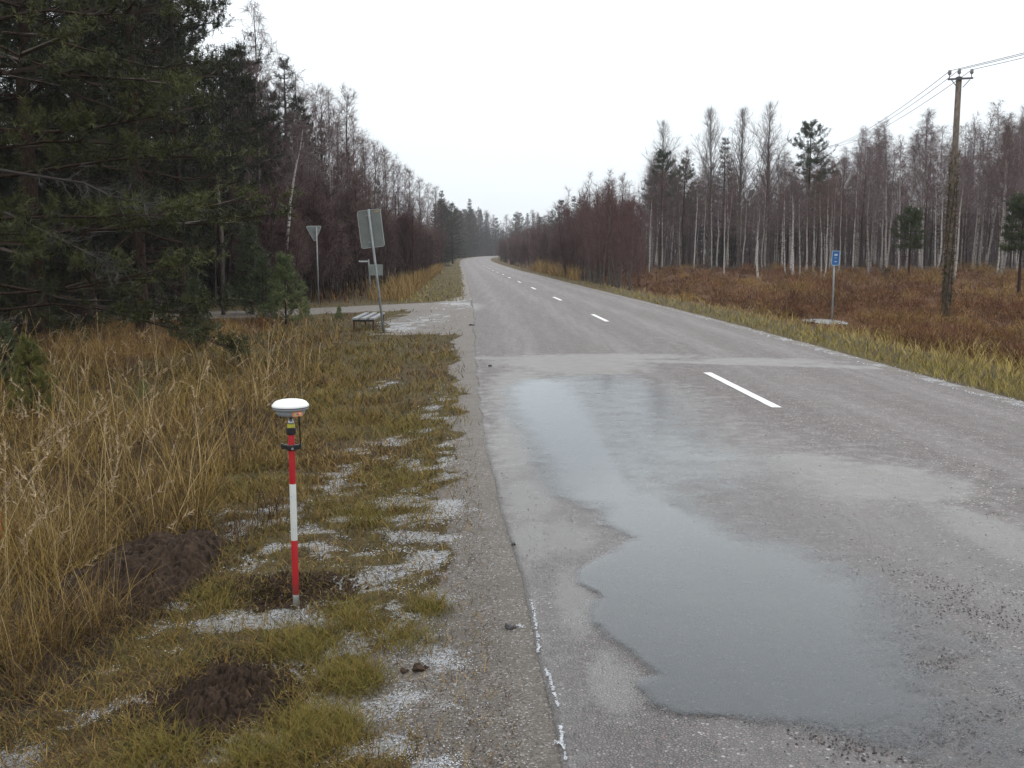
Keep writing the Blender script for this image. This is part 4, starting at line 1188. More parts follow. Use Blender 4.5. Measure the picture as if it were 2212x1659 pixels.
for (px0, top, d0) in [(500, 210, 43), (560, 200, 47), (610, 190, 58), (655, 170, 60), (520, 130, 56), (700, 200, 64), (745, 200, 62), (640, 250, 50), (590, 280, 44), (675, 280, 52), (720, 280, 56), (765, 300, 60), (790, 330, 72), (770, 260, 78), (810, 320, 80), (835, 345, 86), (850, 340, 96), (870, 370, 95), (890, 375, 108), (905, 395, 104), (925, 400, 122), (940, 405, 135), (620, 320, 46), (545, 330, 42), (690, 350, 48), (740, 340, 53), (800, 390, 66), (828, 400, 74), (860, 420, 84), (885, 430, 96), (570, 250, 64), (500, 280, 60), (470, 200, 66), (660, 220, 74), (735, 270, 84), (795, 300, 94), (840, 330, 110), (880, 360, 126), (480, 330, 48), (915, 430, 112), (650, 330, 44)]:
    px0 += RNG.uniform(-6, 6); key = f'alder{int(RNG.integers(0, 5))}' if RNG.random() < .72 else f'slim{int(RNG.integers(0, 4))}'
    x_ = xat(px0, d0); sc_ = (zat(top + RNG.uniform(-8, 8), d0) - gz(x_, d0)) / HT[key]
    wz = zone(px0, LWOOD); plant(key, x_, d0, ('bare brown purple alder ' if key.startswith('alder') else 'bare slim pale birch ') + wz, group='bare trees ' + wz, scale=sc_)
for (px0, top, d0, key) in [(508, 108, 47, 'pine3'), (535, 95, 50, 'spruce2'), (562, 128, 52, 'pine0'), (600, 195, 48, 'spruce0'), (548, 165, 43, 'pine1'), (585, 180, 56, 'spruce1'), (650, 210, 57, 'pine3')]:
    x_ = xat(px0, d0); k_ = (zat(top, d0) - gz(x_, d0)) / HT[key]
    plant(key, x_, d0, 'dark conifer below the tallest bare birch at the corner of the pine wood', group='conifers at the corner of the pine wood', scale=(k_ * .78, k_ * .78, k_))
for (px0, top, d0) in [(500, 300, 45), (545, 250, 52), (600, 330, 50), (650, 300, 60), (690, 380, 58), (730, 360, 66), (520, 380, 42), (640, 400, 48), (780, 370, 82), (820, 390, 92), (590, 420, 45), (560, 400, 41), (490, 130, 50), (525, 110, 58), (560, 170, 56), (600, 200, 60), (515, 200, 46), (580, 260, 50), (640, 240, 66), (670, 250, 74), (700, 260, 80), (545, 200, 64), (480, 250, 44), (625, 300, 48)]:
    key = ('spruce0', 'spruce2', 'pine3', 'spruce1')[int(d0) % 4]; x_ = xat(px0, d0)
    plant(key, x_, d0, 'dark conifer among the bare alders left of the road', group='conifers among the bare trees left of the road', scale=((zat(top, d0) - gz(x_, d0)) / HT[key] * .72,) * 2 + ((zat(top, d0) - gz(x_, d0)) / HT[key],))
# dark conifers along and at the end of the left wood
for (px0, top, d0, key, lb) in [(955, 412, 145, 'spruce1', 'dark spruce standing out of the left wood before the bend'), (978, 440, 175, 'pine3', 'dark pine between the two spruces before the bend'), (1015, 430, 330, 'spruce2', 'tallest spruce against the sky beside the bend'), (940, 440, 160, 'spruce0', 'dark spruce half hidden by bare trees before the bend')]:
    x_ = xat(px0, d0); plant(key, x_, d0, lb, scale=(zat(top, d0) - gz(x_, d0)) / HT[key])
for k in range(30):
    px0 = 950 + k * 2.9 + RNG.uniform(-5, 5); d0 = 165 + k * 6.5 + RNG.uniform(-10, 10); top = 440 + k * .8 + RNG.uniform(-10, 10)
    key = ('alder2', 'spruce1', 'pine1', 'alder0', 'spruce2')[k % 5]; x_ = min(xat(px0, d0), float(xc(d0)) - 6.5)
    plant(key, x_, d0, 'mixed tree at the far end of the wood left of the bend', group='trees left of the far bend', scale=(zat(top, d0) - gz(x_, d0)) / HT[key])
# far wood closing the view
for k in range(52):
    px0 = 975 + k * 5.5 + RNG.uniform(-6, 6); d0 = 415 + RNG.uniform(-15, 40) if px0 < 1110 else 330 + RNG.uniform(-40, 40)
    top = 466 + RNG.uniform(-9, 12) - (8 if px0 < 1060 else 0); key = ('alder0', 'pine3', 'birch0', 'spruce1', 'alder3', 'spruce2', 'alder4', 'birch3', 'pine1')[k % 9]
    x_ = xat(px0, d0)
    if abs(x_ - float(xc(d0))) < 5: x_ += 11 if x_ > float(xc(d0)) else -11
    plant(key, x_, d0, 'hazy tree of the far wood that closes the road', group='trees of the far wood', scale=(zat(top, d0) - gz(x_, d0)) / HT[key])
# red thickets along the left verge
lab = 'dark red bare willow bush along the left verge beyond the side road'
for k in range(46):
    d0 = 39 + (k / 45) ** 1.5 * 175 + RNG.uniform(-1, 1); row = k % 3
    off = 3.6 + 1.8 * row + RNG.uniform(-.5, .8) + (2.6 if d0 < 48 else 0)
    x_ = float(xc(d0)) - LH - off - (1.2 if d0 < 60 else 0)
    key = f'thicket{int(RNG.integers(0, 4))}'
    wz = 'beyond the name sign' if d0 < 60 else ('half way along the left verge' if d0 < 110 else 'near the bend on the left'); plant(key, x_, d0, 'dark red bare willow bush ' + wz, 'bush', 'red bushes ' + wz, scale=RNG.uniform(.75, 1.15) * (1 + .12 * row) * (1 + .15 * (d0 > 90)))
for (px0, d0) in [(505, 40), (540, 38), (580, 40), (630, 40), (670, 42), (720, 44), (760, 46), (560, 44), (610, 46), (700, 50), (650, 48), (480, 42)]:
    plant(f'thicket{int(RNG.integers(0, 4))}', xat(px0, d0), d0, 'bare brown bush at the foot of the left wood behind the give way sign', 'bush', 'bushes at the foot of the left wood', scale=RNG.uniform(.8, 1.3))

# young pines round the junction
for (px0, py0, top, lb, key) in [(545, 678, 500, 'taller dark young pine left of the bluish young pine', 3), (618, 700, 553, 'bluish young pine nearest the give way sign', 1), (425, 755, 610, 'small dark young pine standing alone in the tall dry grass', 3),
                            (70, 905, 730, 'bushy yellow green young pine at the edge of the tall dry grass', 2), (733, 690, 658, 'tiny pine seedling beside the bench', 1), (570, 690, 560, 'thin young pine between the dark and the bluish young pines', 3), (310, 860, 815, 'low young pine half buried in the dry grass', 1), (660, 688, 640, 'knee high pine sapling right of the bluish young pine', 1), (15, 860, 700, 'dark young pine behind the bushy yellow green one', 3)]:
    x_, y_ = gpt(px0, py0); h_ = zat(top, y_) - gz(x_, y_)
    plant(('young0', 'sapling0', 'sapling1', 'sapling2')[key], x_, y_, lb, 'young tree', 'young pines on the left', scale=h_ / 2.6, rz=px0 * .1)
t_ = thing('dead_trunk', 'broken grey dead trunk standing at the edge of the pine wood', 'tree stump', (xat(478, 30), 30, gz(xat(478, 30), 30)))
A = Acc(); A.tube([(0, 0, -.1), (.05, 0, 2), (-.04, 0, 4.2 * .98)], [.07, .06, .045], 8); part('trunk', A, M['bark_grey'], t_, True)

# ------------------------------------------------------------------ right side
for k in range(16):
    d0 = 57 + (k / 15) * 30 + RNG.uniform(-1.5, 1.5); px0 = 1330 - 80 * (k / 15) + RNG.uniform(-22, 30); top = 400 + RNG.uniform(-22, 60)
    x_ = max(xat(px0, d0), float(xc(d0)) + RH + 2.4); key = f'stems{k % 3}'
    plant(key, x_, d0, 'many stemmed bare alder in the reddish thicket right of the road', 'bush', 'alder thicket right of the road', scale=(zat(top, d0) - gz(x_, d0)) / 7.0)
for k in range(42):
    d0 = 80 + (k / 41) ** 1.2 * 180 + RNG.uniform(-3, 3); row = k % 3
    x_ = float(xc(d0)) + RH + 3.2 + 2.2 * row + RNG.uniform(-.5, 1)
    plant(f'thicket{int(RNG.integers(0, 4))}', x_, d0, 'red brown bare bush on the right verge towards the bend', 'bush', 'red bushes on the right verge', scale=RNG.uniform(.85, 1.25) * (1 + .18 * row))
for (px0, top, d0, key) in [(1192, 455, 150, 'spruce0'), (1212, 432, 152, 'pine1'), (1240, 424, 140, 'spruce1'), (1255, 432, 138, 'pine2'), (1225, 450, 160, 'pine0'), (1275, 440, 130, 'alder3'), (1300, 410, 118, 'alder0'), (1320, 395, 105, 'alder2'), (1345, 385, 98, 'alder4'), (1290, 425, 135, 'birch2'), (1165, 468, 190, 'spruce2')]:
    x_ = max(xat(px0, d0), float(xc(d0)) + RH + 4.5)
    plant(key, x_, d0, ('dark conifer' if key[:2] in ('sp', 'pi') else 'bare tree') + ' rising behind the alder thicket right of the road', group='trees behind the alder thicket', scale=(zat(top, d0) - gz(x_, d0)) / HT[key])

# trees of the grove that stand out
for (px0, top, d0, key, lb, rz_) in [(1428, 328, 88, 'tallpine0', 'broad pine at the near end of the grove beside the thicket', .3), (1475, 350, 96, 'tallpine1', 'thin ragged pine right of the broad pine', 1.2), (1422, 282, 98, 'aspen1', 'grey bare aspen rising behind the broad pine', 0.),
                                  (1530, 252, 82, 'aspen0', 'first of the tall bare aspens with a fan shaped crown', 1.), (1595, 254, 86, 'aspen2', 'second tall bare aspen, left of the forked one', 2.), (1660, 246, 84, 'aspen1', 'widest bare aspen left of the pine on the skyline', 3.),
                                  (1560, 298, 92, 'spruce2', 'narrow dark conifer between the tall bare aspens', 0.), (1742, 268, 82, 'tallpine2', 'pine with layered crown on the skyline left of the power wires', 2.1), (1765, 400, 76, 'tallpine1', 'shorter pine below the skyline pine', .5),
                                  (2205, 432, 47, 'tuftpine', 'green pine right of the utility pole at the edge of the photograph', 1.)]:
    x_ = xat(px0, d0); plant(key, x_, d0, lb, scale=(zat(top, d0) - gz(x_, d0)) / HT[key], rz=rz_)
x_, y_ = gpt(1418, 622)
x_ = xat(1965, 60); plant('tuftpine', x_, 60, 'small pine with a tufted top in front of the grove', scale=(zat(458, 60) - gz(x_, 60)) / 4.0)
proto('juniper', 'juniper_bush', make_conifer(420, 1.2, .03, .02, .12, 7, .75, lambda r: 1 - .5 * r, (15, 70), .2, 6, 3, .16, 20, .05, .009, ((.022, .028, .010), (.066, .064, .020)), 'bark_dark', 'juniper_bush', .01, 5, None, 0))
plant('juniper', x_, y_, 'round green juniper bush alone in the heather', 'bush', scale=(zat(584, y_) - gz(x_, y_)) / 1.2)
# birches of the grove, front ones pale
placed = []
def try_place(px0, d0, gap):
    x_ = xat(px0, d0)
    for (a_, b_) in placed:
        if (a_ - x_) ** 2 + (b_ - d0) ** 2 < gap * gap: return None
    placed.append((x_, d0)); return x_
for k in range(620):
    px0 = RNG.uniform(1385, 2380); d0 = 62 + RNG.random() ** 1.2 * 62 + 14 * sm(1700, 1400, px0)
    if len(placed) >= 185: break
    x_ = try_place(px0, d0, .9 if d0 < 90 else 1.6)
    if x_ is None: continue
    front = d0 < 84
    key = f'birch{int(RNG.integers(0, 5))}' if RNG.random() < (.42 if front else .6) else f'slim{int(RNG.integers(0, 4))}'
    top = np.interp(px0, [1385, 1500, 1700, 1800, 1950, 2060, 2200, 2400], [330, 330, 320, 300, 238, 258, 212, 185]) + RNG.uniform(0, 1) ** .7 * 66 + (30 if front else 0)
    sc_ = (zat(top, d0) - gz(x_, d0)) / HT[key]
    wz = zone(px0, GROVE); rw = 'front row' if front else 'back row'
    plant(key, x_, d0, (f'bare pale trunked birch, {rw}, ' if key.startswith('birch') else f'thin bare birch, {rw}, ') + wz, group=f'birches of the grove {wz}', scale=(min(1.15, max(.8, sc_)), min(1.15, max(.8, sc_)), sc_), tilt=(RNG.normal(0, .03), RNG.normal(0, .03)))
for k in range(70):
    px0 = RNG.uniform(1375, 2400); d0 = RNG.uniform(78, 130)
    x_ = xat(px0, d0); key = f'alder{int(RNG.integers(0, 5))}'
    wz = zone(px0, GROVE); plant(key, x_, d0, 'dark bare alder ' + wz, group='alders of the grove ' + wz, scale=RNG.uniform(.62, .95))
for (px0, d0, s_) in [(1490, 104, .6), (1700, 92, .5), (1840, 108, .7), (2010, 100, .6), (2130, 112, .8), (1930, 118, .7), (1620, 110, .6), (2300, 90, .7)]:
    plant('spruce1' if int(d0) % 2 else 'pine2', xat(px0, d0), d0, 'dark young conifer in the depth of the birch grove', group='conifers inside the grove', scale=s_)

# ------------------------------------------------------------------ masses nobody could count: brush behind the grove and inside the left wood
def brush(name, N, fn, H, col, wd, seed):
    rng = np.random.default_rng(seed)
    x_, y_, hs = fn(rng, N)
    z_ = ground(x_, y_)
    A = Acc()
    n = len(x_)
    h = hs * rng.uniform(.55, 1.05, n)
    lean = rng.normal(0, .10, (n, 2))
    d = np.stack([lean[:, 0], lean[:, 1], np.ones(n)], 1); d /= np.linalg.norm(d, axis=1)[:, None]
    c = np.array(col)[None] * rng.uniform(.6, 1.4, (n, 1))
    twig_tris(A, np.stack([x_, y_, z_], 1), d, h, wd * 2.2, c, rng)
    for _ in range(9):
        f = rng.uniform(.12, .97, n)
        b = np.stack([x_, y_, z_], 1) + d * (h * f)[:, None]
        d2 = d * rng.uniform(.5, 1.2, (n, 1)) + rng.normal(0, .55, (n, 3)); d2 /= np.linalg.norm(d2, axis=1)[:, None]
        twig_tris(A, b, d2, rng.uniform(.6, 1.6, n) * (1.05 - f) * h / 6 + .35, wd, c * rng.uniform(.7, 1.3, (n, 1)), rng)
    o = link(name, A.mesh(name, M['twig']), kind='stuff')
    o['label'] = 'dense bare brush of the wood'
def f_right(rng, N):
    px0 = rng.uniform(1340, 2600, N); d0 = rng.uniform(96, 170, N)
    return px0 * 0 + (px0 - PCX) / F_PX * d0, d0, np.full(N, 9.5) + 2.5 * sm(110, 165, d0)
brush('brushwood', 6500, f_right, 9.5, (.125, .092, .092), .032, 1)
def f_left(rng, N):
    d0 = rng.uniform(34, 190, N); off = rng.uniform(7, 30, N)
    x_ = xc(d0) - LH - off
    ok = (d0 > 40) | (off > 9)
    return x_[ok], d0[ok], np.full(ok.sum(), 7.5)
brush('brushwood', 8500, f_left, 7.5, (.075, .050, .050), .028, 2)
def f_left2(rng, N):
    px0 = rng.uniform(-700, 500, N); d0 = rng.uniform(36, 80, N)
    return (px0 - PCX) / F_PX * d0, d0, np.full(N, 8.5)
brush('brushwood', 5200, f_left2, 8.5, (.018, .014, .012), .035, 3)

def f_far(rng, N):
    px0 = rng.uniform(930, 1300, N); d0 = rng.uniform(430, 520, N)
    x_ = (px0 - PCX) / F_PX * d0
    return x_, d0, rng.uniform(11, 18, N)
brush('far_wood', 4200, f_far, 14, (.075, .068, .068), .15, 4)
def f_mid(rng, N):
    d0 = rng.uniform(190, 420, N); side = rng.choice([-1, 1], N); x_ = xc(d0) + side * (3 + 4 + rng.uniform(0, 24, N))
    return x_, d0, rng.uniform(5, 10, N)
brush('far_wood', 2600, f_mid, 8, (.075, .055, .058), .06, 5)
def f_right2(rng, N):
    d0 = rng.uniform(70, 190, N); x_ = xc(d0) + RH + 5 + rng.uniform(0, 14, N)
    ok = (x_ / d0 * F_PX + PCX) < 1390
    return x_[ok], d0[ok], np.full(ok.sum(), 6.5)
brush('brushwood', 2200, f_right2, 6.5, (.125, .080, .076), .026, 6)

# ------------------------------------------------------------------ creeper on the pole, soil heaps, stones
def build_creeper():
    rng = np.random.default_rng(5)
    A = Acc(); z0 = gz(UPX, UPY)
    n = 1900
    z_ = rng.beta(1.3, 1.5, n) * 5.6; a_ = rng.uniform(0, 6.28, n)
    r = .10 + np.abs(rng.normal(0, .024, n)) * np.interp(z_, [0, 1, 2.5, 4, 5.6], [.35, 1.0, 1.15, .8, .3])
    p = np.stack([r * np.cos(a_), r * np.sin(a_), z_], 1)
    d = np.stack([np.cos(a_), np.sin(a_), rng.normal(.2, .8, n)], 1) + rng.normal(0, .5, (n, 3)); d /= np.linalg.norm(d, axis=1)[:, None]
    c = np.where(rng.random((n, 1)) < .35, np.array([[.070, .066, .030]]), np.array([[.115, .085, .058]])) * rng.uniform(.6, 1.4, (n, 1))
    twig_tris(A, p, d, rng.uniform(.06, .17, n), .035, c, rng)
    for k in range(5):
        zz = np.linspace(0, 4.5, 14); aa = k * 1.3 + zz * .5
        A.tube(np.stack([.125 * np.cos(aa), .125 * np.sin(aa), zz], 1), .012, 4, c=(.05, .035, .025), cap=False)
    o = link('climbing_plant', A.mesh('climbing_plant', M['twig']), loc=(UPX, UPY, z0))
    tag(o, 'brown creeper clothing the lower half of the tall utility pole', 'climbing plant')
build_creeper()

def soil_heap(px0, py0, rxp, ryp, hh, lb, seed):
    x_, y_ = gpt(px0, py0); x1, _ = gpt(px0 + rxp, py0); _, y1 = gpt(px0, py0 - ryp)
    rx, ry_ = abs(x1 - x_), abs(y1 - y_)
    n = 120
    a = np.linspace(-1.15, 1.15, n); A_, B_ = np.meshgrid(a, a)
    r = np.hypot(A_, B_) + (fbm(A_ * 1.7 + seed, B_ * 1.7, seed) - .5) * .55
    h = hh * np.clip(1 - r ** 2, -.3, 1) * (1 + .9 * (fbm(A_ * 3 + seed, B_ * 3, seed + 3) - .5)) + .085 * (fbm(A_ * 8, B_ * 8, seed + 5, 4) - .5) + .06 * (fbm(A_ * 26, B_ * 26, seed + 7, 2) - .5)
    X_ = x_ + A_ * rx; Y_ = y_ + B_ * ry_
    Z_ = ground(X_, Y_) + np.where(r < 1, np.maximum(h, -.02), -.05)
    i = np.arange(n - 1)[:, None]; j = np.arange(n - 1)[None]
    q = np.stack([i * n + j, i * n + j + 1, (i + 1) * n + j + 1, (i + 1) * n + j], -1).reshape(-1, 4)
    o = link('soil_heap', raw_mesh('soil_heap', np.stack([X_.ravel(), Y_.ravel(), Z_.ravel()], 1), np.zeros((0, 3), int), q, M['soilheap'], None, False))
    tag(o, lb, 'soil heap', 'heaps of dug soil')
    # loose clods and root fibres lie on the heap
    return x_, y_, rx, ry_
H1 = soil_heap(310, 1238, 150, 74, .15, 'dark soil heap against the tall dry grass left of the survey pole', 3)
H2 = soil_heap(478, 1515, 135, 74, .05, 'low brown soil heap on the frosty grass in front of the survey pole', 9)

def rock(acc, x_, y_, z_, s_, rng, c=None, flat=.6):
    ph = (1 + 5 ** .5) / 2
    V = np.array([(-1, ph, 0), (1, ph, 0), (-1, -ph, 0), (1, -ph, 0), (0, -1, ph), (0, 1, ph), (0, -1, -ph), (0, 1, -ph), (ph, 0, -1), (ph, 0, 1), (-ph, 0, -1), (-ph, 0, 1)], float) / 1.9
    Fc = [(0, 11, 5), (0, 5, 1), (0, 1, 7), (0, 7, 10), (0, 10, 11), (1, 5, 9), (5, 11, 4), (11, 10, 2), (10, 7, 6), (7, 1, 8), (3, 9, 4), (3, 4, 2), (3, 2, 6), (3, 6, 8), (3, 8, 9), (4, 9, 5), (2, 4, 11), (6, 2, 10), (8, 6, 7), (9, 8, 1)]
    V = V * rng.uniform(.65, 1.2, (12, 1)) * (1, rng.uniform(.6, 1), flat) * s_
    a_ = rng.uniform(0, 6.28); V = V @ rotz(a_).T + (x_, y_, z_ + s_ * .2)
    acc.add(V, Fc, None, c)
rng = np.random.default_rng(77)
for (px0, py0, s_, lb, mt) in [(1100, 1357, .030, 'dark angular stone on the gravel beside the white edge streak', 'stone'), (1108, 1178, .016, 'small dark stone on the gravel shoulder further up the road', 'stone'), (905, 1447, .034, 'dark clod of earth on the frosty shoulder', 'soilheap'), (1058, 799, .035, 'dark chip of asphalt lying by the joint at the road edge', 'stone'), (1018, 703, .075, 'dark broken lump at the ragged asphalt edge by the side road', 'stone'), (870, 1452, .022, 'smaller dark clod left of the clod on the frosty shoulder', 'soilheap')]:
    x_, y_ = gpt(px0, py0); A = Acc(); rock(A, 0, 0, 0, s_, rng); rock(A, s_ * .7, s_ * .2, 0, s_ * .55, rng)
    zz = max(gz(x_, y_), float(road_z(np.array([x_]), np.array([y_]))[0]) if x_ > float(xc(y_)) - float(LHf(y_)) else -9)
    o = link('stone', A.mesh('stone', M[mt]), loc=(x_, y_, zz)); tag(o, lb, 'stone')

# ------------------------------------------------------------------ frost grains, gravel chips, grass, heather: nobody could count these
def pix_scatter(N, px, py, fn, rng):
    a_ = rng.uniform(px[0], px[1], N); b_ = rng.uniform(py[0], py[1], N)
    x_, y_ = gp(a_, b_, 14)
    f = fields(x_, y_)
    p = fn(f, x_, y_)
    ok = rng.random(N) < p
    return x_[ok], y_[ok], {k: v[ok] for k, v in f.items()}

def chips(name, x_, y_, size, col, mat, seed, lift=0.0, flat=.5):
    rng = np.random.default_rng(seed); n = len(x_)
    z_ = ground(x_, y_)
    onroad = (x_ > xc(y_) - LHf(y_)) & (x_ < xc(y_) + RH)
    z_ = np.where(onroad, road_z(x_, y_), z_) + lift
    a_ = rng.uniform(0, 6.28, (n, 1)) + np.array([[0, 1.57, 3.14, 4.71]]) + rng.normal(0, .35, (n, 4))
    r = size.reshape(-1, 1) * rng.uniform(.6, 1.3, (n, 4))
    base = np.stack([x_[:, None] + r * np.cos(a_), y_[:, None] + r * np.sin(a_), np.repeat((z_ - size * .15)[:, None], 4, 1)], -1)
    top = np.stack([x_ + rng.normal(0, .25, n) * size, y_ + rng.normal(0, .25, n) * size, z_ + size * flat * rng.uniform(.5, 1.3, n)], -1)[:, None]
    V = np.concatenate([base, top], 1).reshape(-1, 3)
    k = (np.arange(n) * 5)[:, None]
    t = np.concatenate([k + np.array([[0, 1, 4]]), k + np.array([[1, 2, 4]]), k + np.array([[2, 3, 4]]), k + np.array([[3, 0, 4]])], 0)
    C = np.repeat(col, 5, 0) if len(np.shape(col)) == 2 else None
    return link(name, raw_mesh(name, V, t, np.zeros((0, 4), int), mat, C), kind='stuff')

rng = np.random.default_rng(11)
x_, y_, f = pix_scatter(420000, (-100, 1160), (640, 1720), lambda f, x, y: (f['frost'] * sm(.44, .70, fbm(x * 15, y * 19, 5, 4)) * .50 + .02 * f['gravel'] * (f['u'] < .8) * sm(8, 5, y)) * (f['u'] > .03), rng)
streak = []
for pts in ([(1148, 1300), (1152, 1322), (1157, 1350), (1161, 1380), (1164, 1402), (1160, 1412)], [(1178, 1450), (1186, 1466), (1192, 1490), (1199, 1512), (1206, 1534)], [(1211, 1576), (1213, 1592), (1212, 1610), (1219, 1625), (1222, 1650)], [(1198, 1606), (1210, 1611)], [(1118, 1352), (1131, 1356)]):
    p = np.array(pts, float); s_ = rng.uniform(0, len(p) - 1, 420 if len(p) > 2 else 70); k = s_.astype(int); fr_ = (s_ - k)[:, None]
    k2 = np.minimum(k + 1, len(p) - 1)
    c_ = p[k] * (1 - fr_) + p[k2] * fr_ + rng.normal(0, 1.5, (len(s_), 2)) + ((fbm(s_ * 6, s_ * 0, 7, 2) - .5) * 5)[:, None] * np.array([[1, 0]])
    keep = fbm(s_ * 7, s_ * 0 + 3, 17, 3) > .44
    sx_, sy_ = gp(c_[keep, 0], c_[keep, 1], 14); streak.append((sx_, sy_))
sx_ = np.concatenate([a[0] for a in streak]); sy_ = np.concatenate([a[1] for a in streak])
x_ = np.concatenate([x_, sx_]); y_ = np.concatenate([y_, sy_])
d_ = np.hypot(x_, y_)
xr, yr, fr2 = pix_scatter(60000, (1300, 2400), (640, 960), lambda f, x, y: f['frost'] * .5 * (f['v'] > -.05) * (f['v'] < .5), rng)
x_ = np.concatenate([x_, xr]); y_ = np.concatenate([y_, yr]); d_ = np.hypot(x_, y_)
chips('frost', x_, y_, np.clip(d_ * .00062, .0022, .02) * rng.uniform(.5, 1.6, len(x_)), None, M['frost'], 21, .004)

b = NB('gravel_chip'); M['chip'] = b.done(b.bsdf(b.attr('tint', 'Color'), .65, .3))
x_, y_, f = pix_scatter(60000, (600, 1260), (640, 1720), lambda f, x, y: np.clip(f['gravel'], 0, 1) * .40 * (f['u'] > .12) * sm(14, 8, y) + .02 * (f['u'] > -.25) * (f['u'] < .02), rng)
pal = np.array([(.06, .055, .05), (.17, .15, .13), (.26, .235, .21), (.17, .115, .09), (.085, .07, .058), (.33, .31, .29)])
cc = pal[rng.choice(6, len(x_), p=[.25, .25, .17, .13, .16, .04])]
chips('gravel', x_, y_, np.clip(np.hypot(x_, y_) * .0007, .003, .012) * rng.uniform(.5, 1.7, len(x_)), cc, M['chip'], 22, .002, .55)
# loose aggregate on the asphalt: thick where the surfacing frays at the lower right, thin elsewhere
def road_scatter(N, px, py, fn):
    a_ = rng.uniform(px[0], px[1], N); b_ = rng.uniform(py[0], py[1], N); q1, q2 = gp(a_, b_, 14); k_ = rng.random(N) < fn(q1, q2); return q1[k_], q2[k_]
FRAY = blobs_px([(2120, 1520, 190, 190), (2050, 1330, 170, 90), (2200, 1420, 150, 150), (1900, 1640, 260, 40)])
xa, ya = road_scatter(16000, (1700, 2420), (1180, 1720), lambda x, y: blobmask(x, y, FRAY) * sm(.42, .60, fbm(x * 7, y * 9, 301)) * .9)
xb, yb = road_scatter(5200, (1150, 2420), (880, 1720), lambda x, y: .5 + 0 * x)
xs_, ys_ = np.concatenate([xa, xb]), np.concatenate([ya, yb]); sz = np.concatenate([rng.uniform(.002, .0065, len(xa)), rng.uniform(.0014, .0036, len(xb)) * np.clip(np.hypot(xb, yb) / 4, 1, 2.5)])
pal2 = np.array([(.042, .038, .038), (.075, .062, .058), (.11, .085, .078), (.16, .145, .135), (.30, .28, .26)])
cc = pal2[np.concatenate([rng.choice(5, len(xa), p=[.36, .30, .20, .11, .03]), rng.choice(5, len(xb), p=[.15, .2, .2, .25, .2])])]
chips('gravel', xs_, ys_, sz, cc, M['chip'], 23, .0005, .75)
# loose dark crumbs on the soil heaps
xs, ys = [], []
hole_ = (HOLE[0][0], HOLE[0][1], .30, .20)
for (hx, hy, rx, ry2) in (H1, H2, hole_):
    a_ = rng.uniform(0, 6.28, 2200); r_ = rng.beta(3.2, 2.2, 2200) * 1.55
    xs.append(hx + rx * r_ * np.cos(a_)); ys.append(hy + ry2 * r_ * np.sin(a_))

xs = np.concatenate(xs); ys = np.concatenate(ys)
chips('soil_crumbs', xs, ys, np.full(len(xs), .0050) * rng.uniform(.35, 2.3, len(xs)) ** 1.5, None, M['soilheap'], 25, .006, .9)

def grass(name, x_, y_, h, lean, wd, col, seed, segs=3, curl=.6, mat='grass', zoff=0.0, az=None):
    rng = np.random.default_rng(seed); n = len(x_)
    z_ = ground(x_, y_) - .01 + zoff
    a_ = rng.uniform(0, 6.28, n) if az is None else az
    lx, ly = np.cos(a_), np.sin(a_)
    face = a_ + math.pi / 2 + rng.normal(0, .6, n)
    sx_, sy_ = np.cos(face), np.sin(face)
    V = np.zeros((n, 2 * segs + 1, 3)); C = np.zeros((n, 2 * segs + 1, 3))
    for k in range(segs + 1):
        t = k / segs
        off = lean * h * (t * .35 + curl * t * t); up = h * t * np.sqrt(np.clip(1 - (lean * (.35 + curl * t) * .6) ** 2, .15, 1))
        ww = wd * (1 - t) ** .6 * .5
        cx_, cy_, cz_ = x_ + lx * off, y_ + ly * off, z_ + up
        sh = (.62 + .38 * t)
        if k < segs:
            V[:, 2 * k] = np.stack([cx_ - sx_ * ww, cy_ - sy_ * ww, cz_], 1); V[:, 2 * k + 1] = np.stack([cx_ + sx_ * ww, cy_ + sy_ * ww, cz_], 1)
        else: V[:, 2 * k] = np.stack([cx_, cy_, cz_], 1)
    C[:] = col[:, None]
    m = 2 * segs + 1
    b_ = (np.arange(n) * m)[:, None]
    q = np.concatenate([b_ + np.array([[2 * k, 2 * k + 1, 2 * k + 3, 2 * k + 2]]) for k in range(segs - 1)], 0) if segs > 1 else np.zeros((0, 4), int)
    t = b_ + np.array([[2 * segs - 2, 2 * segs - 1, 2 * segs]])
    return link(name, raw_mesh(name, V.reshape(-1, 3), t, q, M[mat], C.reshape(-1, 3)), kind='stuff')

def palette(n, cols, p, rng, jit=.25):
    return np.array(cols)[rng.choice(len(cols), n, p=p)] * rng.uniform(1 - jit, 1 + jit, (n, 1))

TAN, OCH, BRN, OLV, DRK, RED = (.270, .182, .060), (.195, .126, .030), (.112, .063, .021), (.128, .112, .022), (.050, .034, .020), (.125, .050, .026)
rng = np.random.default_rng(31)
# short turf and moss on the left verge
def m_short(f, x, y):
    n = fbm(x * 2.6, y * 2.6, 201); n2 = fbm(x * 9, y * 9, 203, 3)
    p = sm(.40, .66, n * .70 + n2 * .42) * (1 - .75 * f['frost']) * (1 - .88 * f['gravel']) * (1 - .9 * f['gravel'] * (y > 15)) * (.50 + .50 * sm(.7, 1.5, f['u'] + (n - .5) * 1.2)) * (1 - .6 * f['soil']) * (1 - .9 * f['heap']) * (1 - f['forest'])
    return p * (f['u'] > .12) * .95
x_, y_, f = pix_scatter(95000, (-200, 1120), (640, 1740), m_short, rng)
xb, yb, fb = pix_scatter(50000, (380, 1060), (690, 1150), m_short, rng)
x_ = np.concatenate([x_, xb]); y_ = np.concatenate([y_, yb]); f = {k_: np.concatenate([f[k_], fb[k_]]) for k_ in f}
n = len(x_); d_ = np.hypot(x_, y_)
gm = (f['green'] * rng.uniform(.3, 1.2, n))[:, None]
